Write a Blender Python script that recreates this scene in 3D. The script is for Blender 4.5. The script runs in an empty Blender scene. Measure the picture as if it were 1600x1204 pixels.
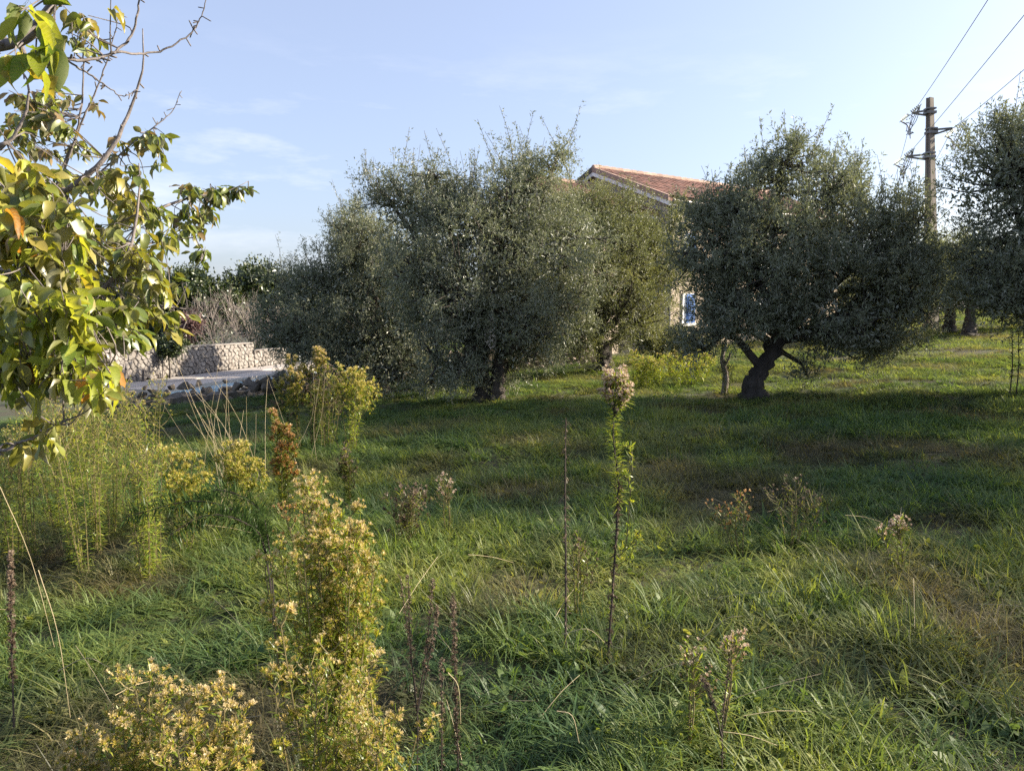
import bpy, math, random
import numpy as np
from mathutils import Vector, Matrix, Euler

R = math.radians
random.seed(11)
rng = np.random.default_rng(11)
S = bpy.context.scene
COL = S.collection

# ------------------------------------------------------------------ terrain function (needed to stand the camera on it)
_lat = np.random.default_rng(5).random((64, 64))


def vnoise(x, y):
    x = np.asarray(x, float); y = np.asarray(y, float)
    xi = np.floor(x).astype(int); yi = np.floor(y).astype(int)
    fx = x - xi; fy = y - yi
    fx = fx * fx * (3 - 2 * fx); fy = fy * fy * (3 - 2 * fy)
    a = _lat[xi % 64, yi % 64]; b = _lat[(xi + 1) % 64, yi % 64]
    c = _lat[xi % 64, (yi + 1) % 64]; d = _lat[(xi + 1) % 64, (yi + 1) % 64]
    return (a * (1 - fx) + b * fx) * (1 - fy) + (c * (1 - fx) + d * fx) * fy


def sst(a, b, x):
    t = np.clip((np.asarray(x, float) - a) / (b - a), 0, 1)
    return t * t * (3 - 2 * t)


def _gh(x, y):
    x = np.asarray(x, float); y = np.asarray(y, float)
    xc = np.clip(x, -22, 40); yc = np.clip(y, 0, 70)
    z = np.where(xc > 0, 0.043 * xc, 0.035 * xc - 0.0035 * xc * xc)
    z = z + 0.013 * np.maximum(yc - 8, 0) * sst(-5, 4, xc)
    z = z - 0.55 * sst(19.5, 23, yc) * sst(-5.5, -9, xc)
    z = z + 0.10 * (vnoise(x * 0.55 + 7, y * 0.55) - 0.5) + 0.05 * (vnoise(x * 1.7, y * 1.7 + 3) - 0.5)
    z = z + 0.16 * np.exp(-((x - 0.5) ** 2 / 9 + (y - 9.2) ** 2 / 1.2))
    return z


_z0 = float(_gh(0, 0))


def gh(x, y):
    return _gh(x, y) - _z0


# ------------------------------------------------------------------ camera
CAMZ = 1.6
PITCH = R(5.0)
cam = bpy.data.cameras.new('camera')
cam.lens = 27.0; cam.sensor_width = 36.0; cam.sensor_fit = 'HORIZONTAL'
cam.clip_start = 0.05; cam.clip_end = 3000
camo = bpy.data.objects.new('camera', cam)
camo.location = (0, 0, CAMZ); camo.rotation_euler = (R(90) - PITCH, 0, 0)
COL.objects.link(camo); S.camera = camo

# ------------------------------------------------------------------ sky, sun, exposure
SUN_EL, SUN_AZ = R(26), R(79)          # azimuth clockwise from +Y (the view direction)
SUN_DIR = Vector((math.cos(SUN_EL) * math.sin(SUN_AZ), math.cos(SUN_EL) * math.cos(SUN_AZ), math.sin(SUN_EL)))
W = bpy.data.worlds.new('World'); S.world = W; W.use_nodes = True
nt = W.node_tree; N = nt.nodes; L = nt.links
N.clear()
wo = N.new('ShaderNodeOutputWorld'); bg = N.new('ShaderNodeBackground')
sky = N.new('ShaderNodeTexSky'); sky.sky_type = 'NISHITA'; sky.sun_disc = False
sky.sun_elevation = SUN_EL; sky.sun_rotation = SUN_AZ
sky.air_density = 1.0; sky.dust_density = 2.8; sky.ozone_density = 2.6; sky.altitude = 50
bg.inputs['Strength'].default_value = 0.105
tc = N.new('ShaderNodeTexCoord'); mp = N.new('ShaderNodeMapping'); mp.inputs['Scale'].default_value = (2.2, 2.2, 9.0)
mp.inputs['Location'].default_value = (0.35, 0.2, 0.1)
no = N.new('ShaderNodeTexNoise'); no.inputs['Scale'].default_value = 1.6; no.inputs['Detail'].default_value = 7; no.inputs['Roughness'].default_value = 0.62
cr = N.new('ShaderNodeValToRGB'); cr.color_ramp.elements[0].position = 0.50; cr.color_ramp.elements[1].position = 0.78
sx = N.new('ShaderNodeSeparateXYZ')
er = N.new('ShaderNodeValToRGB')       # clouds lie in the low part of the sky
e = er.color_ramp.elements
e[0].position = 0.02; e[0].color = (0.25,) * 3 + (1,); e[1].position = 0.34; e[1].color = (0.0,) * 3 + (1,)
k = e.new(0.19); k.color = (0.62,) * 3 + (1,)
mu = N.new('ShaderNodeMath'); mu.operation = 'MULTIPLY'
mx = N.new('ShaderNodeMixRGB'); mx.inputs['Color2'].default_value = (4.6, 4.6, 5.0, 1)
L.new(tc.outputs['Generated'], mp.inputs['Vector']); L.new(mp.outputs[0], no.inputs['Vector'])
L.new(no.outputs[0], cr.inputs[0]); L.new(tc.outputs['Generated'], sx.inputs[0]); L.new(sx.outputs[2], er.inputs[0])
L.new(cr.outputs[0], mu.inputs[0]); L.new(er.outputs[0], mu.inputs[1])
hz = N.new('ShaderNodeMixRGB'); hz.inputs['Fac'].default_value = 0.40; hz.inputs['Color2'].default_value = (2.45, 2.52, 3.25, 1)   # thin high haze
L.new(sky.outputs[0], hz.inputs['Color1'])
L.new(mu.outputs[0], mx.inputs['Fac']); L.new(hz.outputs[0], mx.inputs['Color1']); L.new(mx.outputs[0], bg.inputs['Color'])
L.new(bg.outputs[0], wo.inputs['Surface'])

sun = bpy.data.lights.new('sun', 'SUN'); sun.energy = 5.0; sun.angle = R(0.6); sun.color = (1.0, 0.87, 0.68)
suno = bpy.data.objects.new('sun', sun); COL.objects.link(suno)
suno.location = SUN_DIR * 60
suno.rotation_euler = SUN_DIR.to_track_quat('Z', 'Y').to_euler()
S.view_settings.view_transform = 'Standard'; S.view_settings.look = 'None'
S.view_settings.exposure = 1.5; S.view_settings.gamma = 1.0
try:
    S.view_settings.use_curve_mapping = False
except Exception:
    pass
S.render.engine = 'CYCLES'
S.cycles.max_bounces = 7; S.cycles.diffuse_bounces = 3; S.cycles.transmission_bounces = 4
S.cycles.use_denoising = False


# ------------------------------------------------------------------ placing helpers
def ray(px, py):
    u = (px - 800) / 1200; v = (602 - py) / 1200
    return np.array([u, math.cos(PITCH) + v * math.sin(PITCH), -math.sin(PITCH) + v * math.cos(PITCH)])


def P(px, py, D):
    d = ray(px, py)
    return np.array([0, 0, CAMZ]) + d * (D / d[1])


def G(px, py):
    d = ray(px, py)
    t = 1.0
    while t < 200:
        p = np.array([0, 0, CAMZ]) + d * t
        if p[2] <= gh(p[0], p[1]):
            return np.array([p[0], p[1], float(gh(p[0], p[1]))])
        t *= 1.004
    return p


def onground(px, D):
    x = P(px, 600, D)[0]
    return np.array([x, D, float(gh(x, D))])


# ------------------------------------------------------------------ object helpers
def tag(o, label=None, cat=None, group=None, kind=None):
    if label: o['label'] = label
    if cat: o['category'] = cat
    if group: o['group'] = group
    if kind: o['kind'] = kind
    return o


def empty(name, loc, label, cat, group=None):
    o = bpy.data.objects.new(name, None); o.empty_display_size = 0.1
    o.location = loc; COL.objects.link(o)
    return tag(o, label, cat, group)


def mesh(name, V, F, mats, smooth=False, tint=None, mi=None):
    me = bpy.data.meshes.new(name)
    V = np.asarray(V, np.float32)
    if isinstance(F, np.ndarray):
        F = F.tolist()
    me.from_pydata(V.tolist(), [], F)
    for m in (mats if isinstance(mats, (list, tuple)) else [mats]):
        me.materials.append(m)
    if smooth:
        me.polygons.foreach_set('use_smooth', np.ones(len(me.polygons), bool))
    if mi is not None:
        me.polygons.foreach_set('material_index', np.asarray(mi, np.int32))
    if tint is not None:
        a = me.attributes.new('tint', 'FLOAT', 'POINT')
        a.data.foreach_set('value', np.asarray(tint, np.float32))
    me.update()
    return me


def link(name, me, parent=None, loc=None, kind=None):
    o = bpy.data.objects.new(name, me); COL.objects.link(o)
    if parent is not None:
        o.parent = parent
    if loc is not None:
        o.location = loc
    if kind:
        o['kind'] = kind
    return o


class MB:
    """collects pieces into one mesh; vertices in world coordinates"""
    def __init__(s): s.V = []; s.F = []; s.T = []; s.M = []; s.n = 0

    def add(s, V, F, tint=0.5, m=0):
        V = np.asarray(V, float).reshape(-1, 3)
        s.V.append(V)
        if isinstance(F, np.ndarray):
            F = (F + s.n).tolist()
        else:
            F = [[i + s.n for i in f] for f in F]
        s.F += F; s.M += [m] * len(F)
        s.T.append(np.broadcast_to(np.asarray(tint, float), (len(V),)))
        s.n += len(V)

    def tube(s, path, rad, n=6, tint=0.5, m=0, rough=0.0, cap=True):
        V, F = tube(path, rad, n, rough, cap); s.add(V, F, tint, m)

    def box(s, c, size, rot=None, tint=0.5, m=0):
        V = np.array([[x, y, z] for z in (-.5, .5) for y in (-.5, .5) for x in (-.5, .5)]) * np.asarray(size)
        if rot is not None:
            V = V @ np.array(rot).T
        s.add(V + np.asarray(c), [[0, 2, 3, 1], [4, 5, 7, 6], [0, 1, 5, 4], [2, 6, 7, 3], [0, 4, 6, 2], [1, 3, 7, 5]], tint, m)

    def build(s, name, mats, parent=None, smooth=False, kind=None, origin=None):
        V = np.concatenate(s.V) if s.V else np.zeros((0, 3))
        off = np.zeros(3)
        if parent is not None:
            p = parent
            while p is not None:
                off = off + np.array(p.location); p = p.parent
        elif origin is not None:
            off = np.asarray(origin, float)
        me = mesh(name, V - off, s.F, mats, smooth, np.concatenate(s.T), s.M)
        return link(name, me, parent, None if parent is not None else off, kind)


def tube(path, rad, n=6, rough=0.0, cap=True):
    path = np.asarray(path, float); k = len(path)
    rad = np.full(k, rad) if np.ndim(rad) == 0 else np.interp(np.linspace(0, 1, k), np.linspace(0, 1, len(rad)), rad)
    t = np.gradient(path, axis=0); t /= np.linalg.norm(t, axis=1, keepdims=True) + 1e-9
    ref = np.array([0, 0, 1.0]) if abs(t[0][2]) < .9 else np.array([1.0, 0, 0])
    V = []
    x = np.cross(ref, t[0]); x /= np.linalg.norm(x)
    ang = np.arange(n) / n * 2 * math.pi
    prof = np.ones(n)
    if rough:
        prof = 1 + rough * (np.random.default_rng(int(abs(path[0][0]) * 1000) % 9999).random(n) - .5) * 1.6
    for i in range(k):
        x = x - t[i] * np.dot(x, t[i]); x /= np.linalg.norm(x) + 1e-9
        y = np.cross(t[i], x)
        rr = rad[i] * prof
        if rough:
            rr = rr * (1 + rough * (rng.random(n) - .5))
        V.append(path[i] + np.outer(np.cos(ang) * rr, x) + np.outer(np.sin(ang) * rr, y))
    V = np.concatenate(V)
    F = []
    for i in range(k - 1):
        for j in range(n):
            a = i * n + j; b = i * n + (j + 1) % n
            F.append([a, b, b + n, a + n])
    if cap:
        F.append(list(range(n))[::-1]); F.append([(k - 1) * n + j for j in range(n)])
    return V, F


def curve(pts, n=10):
    """Catmull-Rom through the points"""
    p = np.asarray(pts, float)
    if len(p) == 2:
        t = np.linspace(0, 1, n)[:, None]
        return p[0] * (1 - t) + p[1] * t
    q = np.vstack([2 * p[0] - p[1], p, 2 * p[-1] - p[-2]])
    out = []
    segs = len(p) - 1
    m = max(2, int(math.ceil(n / segs)))
    for i in range(segs):
        a, b, c, d = q[i:i + 4]
        for t in np.linspace(0, 1, m, endpoint=False):
            out.append(0.5 * ((2 * b) + (c - a) * t + (2 * a - 5 * b + 4 * c - d) * t * t + (3 * b - 3 * c + d - a) * t ** 3))
    out.append(p[-1])
    return np.array(out)


def unit(v):
    v = np.asarray(v, float)
    return v / (np.linalg.norm(v, axis=-1, keepdims=True) + 1e-9)


def rdir(n, g=None):
    g = g or rng
    return unit(g.normal(size=(n, 3)))


def scatter(mb, Vt, Ft, pos, d, up, sl, sw, tint, m=0, tt=None):
    """copies of a small template into the mesh: template y runs along d, template z towards up"""
    Vt = np.asarray(Vt, float); N_ = len(pos)
    if N_ == 0: return
    d = unit(d); x = unit(np.cross(d, up)); z = np.cross(x, d)
    sl = np.broadcast_to(sl, (N_,)); sw = np.broadcast_to(sw, (N_,))
    V = (pos[:, None, :] + Vt[None, :, 0, None] * (sw[:, None, None] * x[:, None, :])
         + Vt[None, :, 1, None] * (sl[:, None, None] * d[:, None, :])
         + Vt[None, :, 2, None] * (sl[:, None, None] * z[:, None, :]))
    M_ = len(Vt)
    off = (np.arange(N_) * M_)
    F = []
    for f in Ft:
        F.append(np.asarray(f)[None, :] + off[:, None])
    Fl = []
    for a in F:
        Fl += a.tolist()
    T = np.repeat(np.broadcast_to(tint, (N_,)), M_)
    if tt is not None:
        T = np.clip(np.tile(tt, N_) * (.55 + .45 * np.clip(T * 1.4, 0, 1)) + (T - .5) * .75, 0, 1)
    mb.add(V.reshape(-1, 3), Fl, T, m)


# leaf templates
DIA_V = [(0, 0, 0), (.5, .45, .07), (0, 1, 0), (-.5, .45, .07)]
DIA_F = [(0, 1, 2), (0, 2, 3)]
NAR_V = [(0, 0, 0), (.5, .3, .05), (-.5, .3, .05), (.4, .65, .04), (-.4, .65, .04), (0, 1, -.06)]
NAR_F = [(0, 1, 2), (1, 3, 4, 2), (3, 5, 4)]

# fluffy seed head: a small green cup with pale bristles
HD_V = []; HD_F = []; HD_T = []
for j in range(4):
    a = j * math.pi / 2
    HD_V.append((.22 * math.cos(a), 0.0, .22 * math.sin(a)))
for j in range(4):
    a = j * math.pi / 2
    HD_V.append((.34 * math.cos(a), .55, .34 * math.sin(a)))
HD_T += [0.05] * 4 + [0.3] * 4
for j in range(4):
    HD_F.append((j, (j + 1) % 4, 4 + (j + 1) % 4, 4 + j))
HD_F.append((4, 5, 6, 7))
_r = random.Random(3)
for j in range(15):
    a = j * 2.399; el = 0.35 + 1.1 * _r.random(); l = .8 + .35 * _r.random()
    dx, dy, dz = math.cos(a) * math.cos(el), math.sin(el), math.sin(a) * math.cos(el)
    b = len(HD_V); wx, wz = -math.sin(a) * .10, math.cos(a) * .10
    HD_V += [(0, .35, 0), (dx * l + wx, .35 + dy * l, dz * l + wz), (dx * l - wx, .35 + dy * l, dz * l - wz)]
    HD_T += [.5, .8 + .2 * _r.random(), .8]
    HD_F.append((b, b + 1, b + 2))


# ------------------------------------------------------------------ materials
def ramp(node, cols):
    e = node.color_ramp.elements
    n = len(cols)
    for i, c in enumerate(cols):
        p = i / max(1, n - 1)
        if i == 0: q = e[0]; q.position = 0
        elif i == n - 1: q = e[1] if n == 2 else e[-1]; q.position = 1
        else: q = e.new(p)
        q.color = (*c, 1)


def leafmat(name, cols, back=None, trans=0.35, gloss=0.06, rough=0.4, inst=False, dry=None, tcol=None, veins=False):
    m = bpy.data.materials.new(name); m.use_nodes = True
    n = m.node_tree.nodes; l = m.node_tree.links; n.clear()
    out = n.new('ShaderNodeOutputMaterial')
    at = n.new('ShaderNodeAttribute'); at.attribute_name = 'tint'
    if inst: at.attribute_type = 'INSTANCER'
    rp = n.new('ShaderNodeValToRGB'); ramp(rp, cols); l.new(at.outputs['Fac'], rp.inputs[0])
    col = rp.outputs[0]
    if dry:
        a2 = n.new('ShaderNodeAttribute'); a2.attribute_name = 'dry'; a2.attribute_type = 'INSTANCER'
        r2 = n.new('ShaderNodeValToRGB'); ramp(r2, dry); l.new(at.outputs['Fac'], r2.inputs[0])
        mxx = n.new('ShaderNodeMixRGB'); l.new(a2.outputs['Fac'], mxx.inputs[0]); l.new(col, mxx.inputs[1]); l.new(r2.outputs[0], mxx.inputs[2])
        col = mxx.outputs[0]
    if veins:
        tcn = n.new('ShaderNodeTexCoord'); sp = n.new('ShaderNodeSeparateXYZ'); l.new(tcn.outputs['Object'], sp.inputs[0])
        ab = n.new('ShaderNodeMath'); ab.operation = 'ABSOLUTE'; l.new(sp.outputs[0], ab.inputs[0])
        ma = n.new('ShaderNodeMath'); ma.operation = 'MULTIPLY_ADD'; ma.inputs[1].default_value = -0.7; l.new(ab.outputs[0], ma.inputs[0]); l.new(sp.outputs[1], ma.inputs[2])
        mm = n.new('ShaderNodeMath'); mm.operation = 'MULTIPLY'; mm.inputs[1].default_value = 62; l.new(ma.outputs[0], mm.inputs[0])
        si = n.new('ShaderNodeMath'); si.operation = 'SINE'; l.new(mm.outputs[0], si.inputs[0])
        mr = n.new('ShaderNodeMapRange'); mr.inputs[1].default_value = .2; mr.inputs[2].default_value = 1; mr.inputs[3].default_value = 0; mr.inputs[4].default_value = .38; l.new(si.outputs[0], mr.inputs[0])
        nz = n.new('ShaderNodeTexNoise'); nz.inputs['Scale'].default_value = 5; l.new(tcn.outputs['Object'], nz.inputs['Vector'])
        hs = n.new('ShaderNodeHueSaturation'); l.new(col, hs.inputs['Color'])
        oi = n.new('ShaderNodeObjectInfo')
        ad = n.new('ShaderNodeMath'); ad.operation = 'MULTIPLY_ADD'; ad.inputs[1].default_value = .7; ad.inputs[2].default_value = .30; l.new(oi.outputs['Random'], ad.inputs[0])
        a3 = n.new('ShaderNodeMath'); a3.operation = 'ADD'; l.new(ad.outputs[0], a3.inputs[0]); l.new(nz.outputs[0], a3.inputs[1]); 
        l.new(a3.outputs[0], hs.inputs['Value'])
        mv = n.new('ShaderNodeMixRGB'); mv.inputs[2].default_value = (.30, .30, .12, 1); l.new(mr.outputs[0], mv.inputs[0]); l.new(hs.outputs[0], mv.inputs[1])
        col = mv.outputs[0]
    fcol = col
    if back:
        ge = n.new('ShaderNodeNewGeometry'); mb_ = n.new('ShaderNodeMixRGB'); mb_.inputs[2].default_value = (*back, 1)
        l.new(ge.outputs['Backfacing'], mb_.inputs[0]); l.new(col, mb_.inputs[1]); fcol = mb_.outputs[0]
    df = n.new('ShaderNodeBsdfDiffuse'); tr = n.new('ShaderNodeBsdfTranslucent'); gl = n.new('ShaderNodeBsdfGlossy')
    gl.inputs['Roughness'].default_value = rough; gl.inputs['Color'].default_value = (.85, .88, .9, 1)
    l.new(fcol, df.inputs['Color'])
    if tcol:
        tm = n.new('ShaderNodeMixRGB'); tm.blend_type = 'MULTIPLY'; tm.inputs[0].default_value = 1; tm.inputs[2].default_value = (*tcol, 1); l.new(col, tm.inputs[1]); l.new(tm.outputs[0], tr.inputs['Color'])
    else:
        l.new(col, tr.inputs['Color'])
    m1 = n.new('ShaderNodeMixShader'); m1.inputs[0].default_value = trans; l.new(df.outputs[0], m1.inputs[1]); l.new(tr.outputs[0], m1.inputs[2])
    m2 = n.new('ShaderNodeMixShader'); m2.inputs[0].default_value = gloss; l.new(m1.outputs[0], m2.inputs[1]); l.new(gl.outputs[0], m2.inputs[2])
    l.new(m2.outputs[0], out.inputs['Surface'])
    return m


def surf(name, c1, c2, scale=8, rough=.85, bump=.3, detail=6, c3=None, s3=1.0, stretch=None, tint=False, metallic=0):
    m = bpy.data.materials.new(name); m.use_nodes = True
    n = m.node_tree.nodes; l = m.node_tree.links
    b = n['Principled BSDF']; b.inputs['Roughness'].default_value = rough; b.inputs['Metallic'].default_value = metallic
    tcn = n.new('ShaderNodeTexCoord'); vec = tcn.outputs['Object']
    if stretch:
        mpn = n.new('ShaderNodeMapping'); mpn.inputs['Scale'].default_value = stretch; l.new(vec, mpn.inputs[0]); vec = mpn.outputs[0]
    nz = n.new('ShaderNodeTexNoise'); nz.inputs['Scale'].default_value = scale; nz.inputs['Detail'].default_value = detail; nz.inputs['Roughness'].default_value = .65
    l.new(vec, nz.inputs['Vector'])
    rp = n.new('ShaderNodeValToRGB'); ramp(rp, [c1, c2]); rp.color_ramp.elements[0].position = .32; rp.color_ramp.elements[1].position = .68
    l.new(nz.outputs[0], rp.inputs[0]); col = rp.outputs[0]
    if c3:
        n3 = n.new('ShaderNodeTexNoise'); n3.inputs['Scale'].default_value = s3; n3.inputs['Detail'].default_value = 4; l.new(tcn.outputs['Object'], n3.inputs['Vector'])
        r3 = n.new('ShaderNodeValToRGB'); r3.color_ramp.elements[0].position = .48; r3.color_ramp.elements[1].position = .62; l.new(n3.outputs[0], r3.inputs[0])
        mxx = n.new('ShaderNodeMixRGB'); mxx.inputs[2].default_value = (*c3, 1); l.new(r3.outputs[0], mxx.inputs[0]); l.new(col, mxx.inputs[1]); col = mxx.outputs[0]
    oi = n.new('ShaderNodeObjectInfo'); hs = n.new('ShaderNodeHueSaturation'); l.new(col, hs.inputs['Color'])
    mr = n.new('ShaderNodeMapRange'); mr.inputs[3].default_value = .78; mr.inputs[4].default_value = 1.22
    if tint:
        at = n.new('ShaderNodeAttribute'); at.attribute_name = 'tint'; l.new(at.outputs['Fac'], mr.inputs[0])
    else:
        l.new(oi.outputs['Random'], mr.inputs[0])
    l.new(mr.outputs[0], hs.inputs['Value'])
    l.new(hs.outputs[0], b.inputs['Base Color'])
    if bump:
        bp = n.new('ShaderNodeBump'); bp.inputs['Strength'].default_value = bump; bp.inputs['Distance'].default_value = .02
        l.new(nz.outputs[0], bp.inputs['Height']); l.new(bp.outputs[0], b.inputs['Normal'])
    return m


def plain(name, c, rough=.6, metallic=0):
    return surf(name, tuple(x * .88 for x in c), tuple(min(1, x * 1.1) for x in c), 14, rough, .08, metallic=metallic)


M_SOIL = surf('soil_and_thatch', (.022, .024, .010), (.055, .048, .024), 6.0, .95, 1.0, 9, (.035, .050, .016), .7)
M_GRASS = leafmat('grass_blades', [(.066, .128, .050), (.115, .186, .060), (.178, .236, .062), (.25, .268, .068)], trans=.5, gloss=.02, rough=.5, inst=True,
                  dry=[(.060, .044, .028), (.115, .086, .050), (.20, .16, .095), (.29, .24, .15)], tcol=(1.25, 1.25, .6))
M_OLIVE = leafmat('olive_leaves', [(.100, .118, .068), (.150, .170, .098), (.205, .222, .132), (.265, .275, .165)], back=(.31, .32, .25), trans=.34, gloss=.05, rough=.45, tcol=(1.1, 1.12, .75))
M_OLIVEY = leafmat('sun_toned_olive_leaves', [(.088, .104, .040), (.135, .152, .056), (.19, .20, .074), (.25, .245, .10)], back=(.33, .33, .22), trans=.38, gloss=.05, rough=.45, tcol=(1.15, 1.15, .68))  # olive leaves with yellow sunlight put into the colour
M_EVER = leafmat('evergreen_leaves', [(.018, .030, .010), (.035, .055, .014), (.07, .09, .022), (.12, .13, .035)], trans=.2, gloss=.06, tcol=(1.2, 1.2, .6))
M_RED = leafmat('reddish_leaves', [(.10, .055, .05), (.16, .09, .08), (.22, .14, .12)], trans=.25, gloss=.04)
CH = {'green': ([(.10, .165, .022), (.15, .22, .028)], (.17, .20, .085)), 'lime': ([(.20, .25, .026), (.30, .33, .036)], (.26, .27, .11)),
      'yellow': ([(.24, .22, .028), (.36, .29, .040)], (.36, .33, .13)), 'orange': ([(.30, .14, .025), (.42, .20, .035)], (.36, .22, .09)),
      'brown': ([(.12, .075, .045), (.20, .13, .075)], (.22, .16, .11)), 'olive': ([(.105, .120, .032), (.175, .175, .05)], (.19, .18, .10))}
M_CH = {k_: leafmat('fruit_tree_leaf_' + k_, c_, back=b_, trans=.52, gloss=.015, rough=.5, tcol=(1.3, 1.2, .55), veins=True) for k_, (c_, b_) in CH.items()}
M_CHS = leafmat('fruit_tree_small_leaves', [(.075, .12, .02), (.14, .18, .028), (.23, .24, .04), (.30, .26, .05), (.22, .15, .06)], back=(.20, .195, .10), trans=.40, gloss=.06, tcol=(1.2, 1.15, .6))
M_WLEAF = leafmat('weed_leaves', [(.06, .11, .022), (.12, .17, .028), (.20, .225, .036), (.28, .265, .055)], trans=.5, gloss=.05, tcol=(1.2, 1.15, .55))
M_WBRIGHT = leafmat('sun_toned_weed_leaves', [(.11, .19, .026), (.19, .27, .034), (.29, .33, .042), (.39, .37, .06)], trans=.5, gloss=.05, tcol=(1.2, 1.15, .55))  # yellow-green leaves, brightened to stand in for sunlight from the front
M_WDARK = leafmat('shade_toned_weed_leaves', [(.028, .055, .016), (.042, .078, .02), (.07, .105, .028)], trans=.35, gloss=.01)  # weed green darkened, shade is put into the leaf colour
M_HEAD = leafmat('golden_seed_heads', [(.24, .28, .03), (.37, .35, .045), (.48, .38, .08), (.54, .41, .15), (.58, .48, .28)], trans=.45, gloss=.02)  # gold of the heads brightened in place of front sunlight
M_HEADY = leafmat('yellow_seed_heads', [(.20, .26, .03), (.32, .33, .045), (.43, .37, .06), (.52, .43, .11), (.56, .48, .18)], trans=.45, gloss=.02)
M_HEADP = leafmat('pinkish_seed_heads', [(.22, .17, .05), (.34, .22, .11), (.46, .30, .20), (.58, .42, .32), (.66, .55, .45)], trans=.35, gloss=.02)
M_HEADO = leafmat('rusty_seed_heads', [(.24, .12, .03), (.36, .17, .05), (.48, .25, .09), (.56, .34, .15), (.60, .42, .22)], trans=.3, gloss=.02)
M_HEADB = leafmat('brown_seed_heads', [(.05, .035, .024), (.09, .062, .042), (.14, .10, .07), (.20, .145, .105), (.26, .20, .15)], trans=.2, gloss=.02)
M_STEM = surf('weed_stems', (.10, .085, .035), (.17, .14, .06), 30, .8, .2)
M_DSTEM = surf('dark_dry_stems', (.020, .016, .014), (.048, .037, .031), 40, .9, .3)
M_TAN = surf('straw_stems', (.30, .24, .14), (.42, .35, .22), 20, .8, .1)
M_BARK = surf('olive_bark', (.028, .024, .021), (.085, .072, .062), 7, .95, 1.0, 9, stretch=(1, 1, .35))
M_CBARK = surf('fruit_tree_bark', (.10, .085, .08), (.24, .21, .20), 16, .8, .6, stretch=(1, 1, 1))
M_GREYTW = surf('bare_grey_twigs', (.17, .145, .13), (.28, .24, .215), 9, .9, .2)
M_STONE = surf('cream_wall_stone', (.155, .143, .132), (.26, .24, .222), 5, .9, .6, c3=(.18, .16, .145), s3=1.8)
M_JOINT = surf('wall_joints', (.045, .038, .034), (.085, .07, .062), 12, 1, .6)
M_ROCK = surf('shade_toned_field_stone', (.075, .066, .056), (.19, .165, .14), 4, .95, .9, 9, (.11, .092, .07), 1.5)  # field stone darkened, the shade on its face put into the colour
M_ROCKW = surf('sun_toned_field_stone', (.20, .155, .135), (.36, .29, .255), 5, .95, .8, 8, (.14, .11, .10), 2)  # paler pinkish field stone, sunlight put into the colour
M_DECK = surf('pool_deck_paving', (.26, .24, .225), (.33, .305, .285), 3, .8, .1)
M_COPE = surf('pool_coping', (.46, .40, .34), (.53, .47, .40), 6, .7, .05)
M_POOLT = plain('pool_wall_tile', (.55, .72, .80), .3)
M_WHITE = plain('white_paint', (.80, .80, .79), .5)
M_CONC = surf('pole_concrete', (.13, .115, .10), (.20, .178, .155), 5, .9, .3, stretch=(1, 1, .3))
M_STEEL = surf('galvanised_steel', (.16, .155, .15), (.25, .245, .24), 12, .5, .1, metallic=.4)
M_GLASSI = plain('insulator_glass', (.55, .62, .60), .15)
M_WIRE = plain('wire', (.16, .15, .15), .5, .3)
M_TILE = surf('terracotta_tiles', (.20, .098, .072), (.32, .165, .122), 2.2, .9, .2, c3=(.15, .085, .066), s3=1.4, tint=True)
M_RIDGE = surf('ridge_mortar_tiles', (.30, .20, .155), (.44, .32, .26), 5, .9, .2)
M_DARKV = plain('dark_verge', (.10, .085, .08), .8)
M_BLUE = plain('blue_shutter_paint', (.055, .155, .42), .55)
M_SOFFIT = plain('white_fascia', (.72, .70, .68), .6)


def wallmat():
    m = bpy.data.materials.new('house_stone_wall'); m.use_nodes = True
    n = m.node_tree.nodes; l = m.node_tree.links; b = n['Principled BSDF']; b.inputs['Roughness'].default_value = .95
    tcn = n.new('ShaderNodeTexCoord'); mpn = n.new('ShaderNodeMapping'); mpn.inputs['Scale'].default_value = (3, 3, 4.6); l.new(tcn.outputs['Object'], mpn.inputs[0])
    v = n.new('ShaderNodeTexVoronoi'); v.feature = 'DISTANCE_TO_EDGE'; l.new(mpn.outputs[0], v.inputs['Vector'])
    v2 = n.new('ShaderNodeTexVoronoi'); l.new(mpn.outputs[0], v2.inputs['Vector'])
    rp = n.new('ShaderNodeValToRGB'); ramp(rp, [(.46, .37, .28), (.62, .52, .41), (.54, .45, .37)]); sp = n.new('ShaderNodeSeparateXYZ'); l.new(v2.outputs['Color'], sp.inputs[0]); l.new(sp.outputs[0], rp.inputs[0])
    r2 = n.new('ShaderNodeValToRGB'); r2.color_ramp.elements[0].position = .02; r2.color_ramp.elements[1].position = .09; l.new(v.outputs['Distance'], r2.inputs[0])
    mxx = n.new('ShaderNodeMixRGB'); mxx.inputs[1].default_value = (.40, .35, .29, 1); l.new(r2.outputs[0], mxx.inputs[0]); l.new(rp.outputs[0], mxx.inputs[2])
    l.new(mxx.outputs[0], b.inputs['Base Color'])
    bp = n.new('ShaderNodeBump'); bp.inputs['Strength'].default_value = .7; bp.inputs['Distance'].default_value = .04; l.new(r2.outputs[0], bp.inputs['Height']); l.new(bp.outputs[0], b.inputs['Normal'])
    return m


M_HWALL = wallmat()


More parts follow.
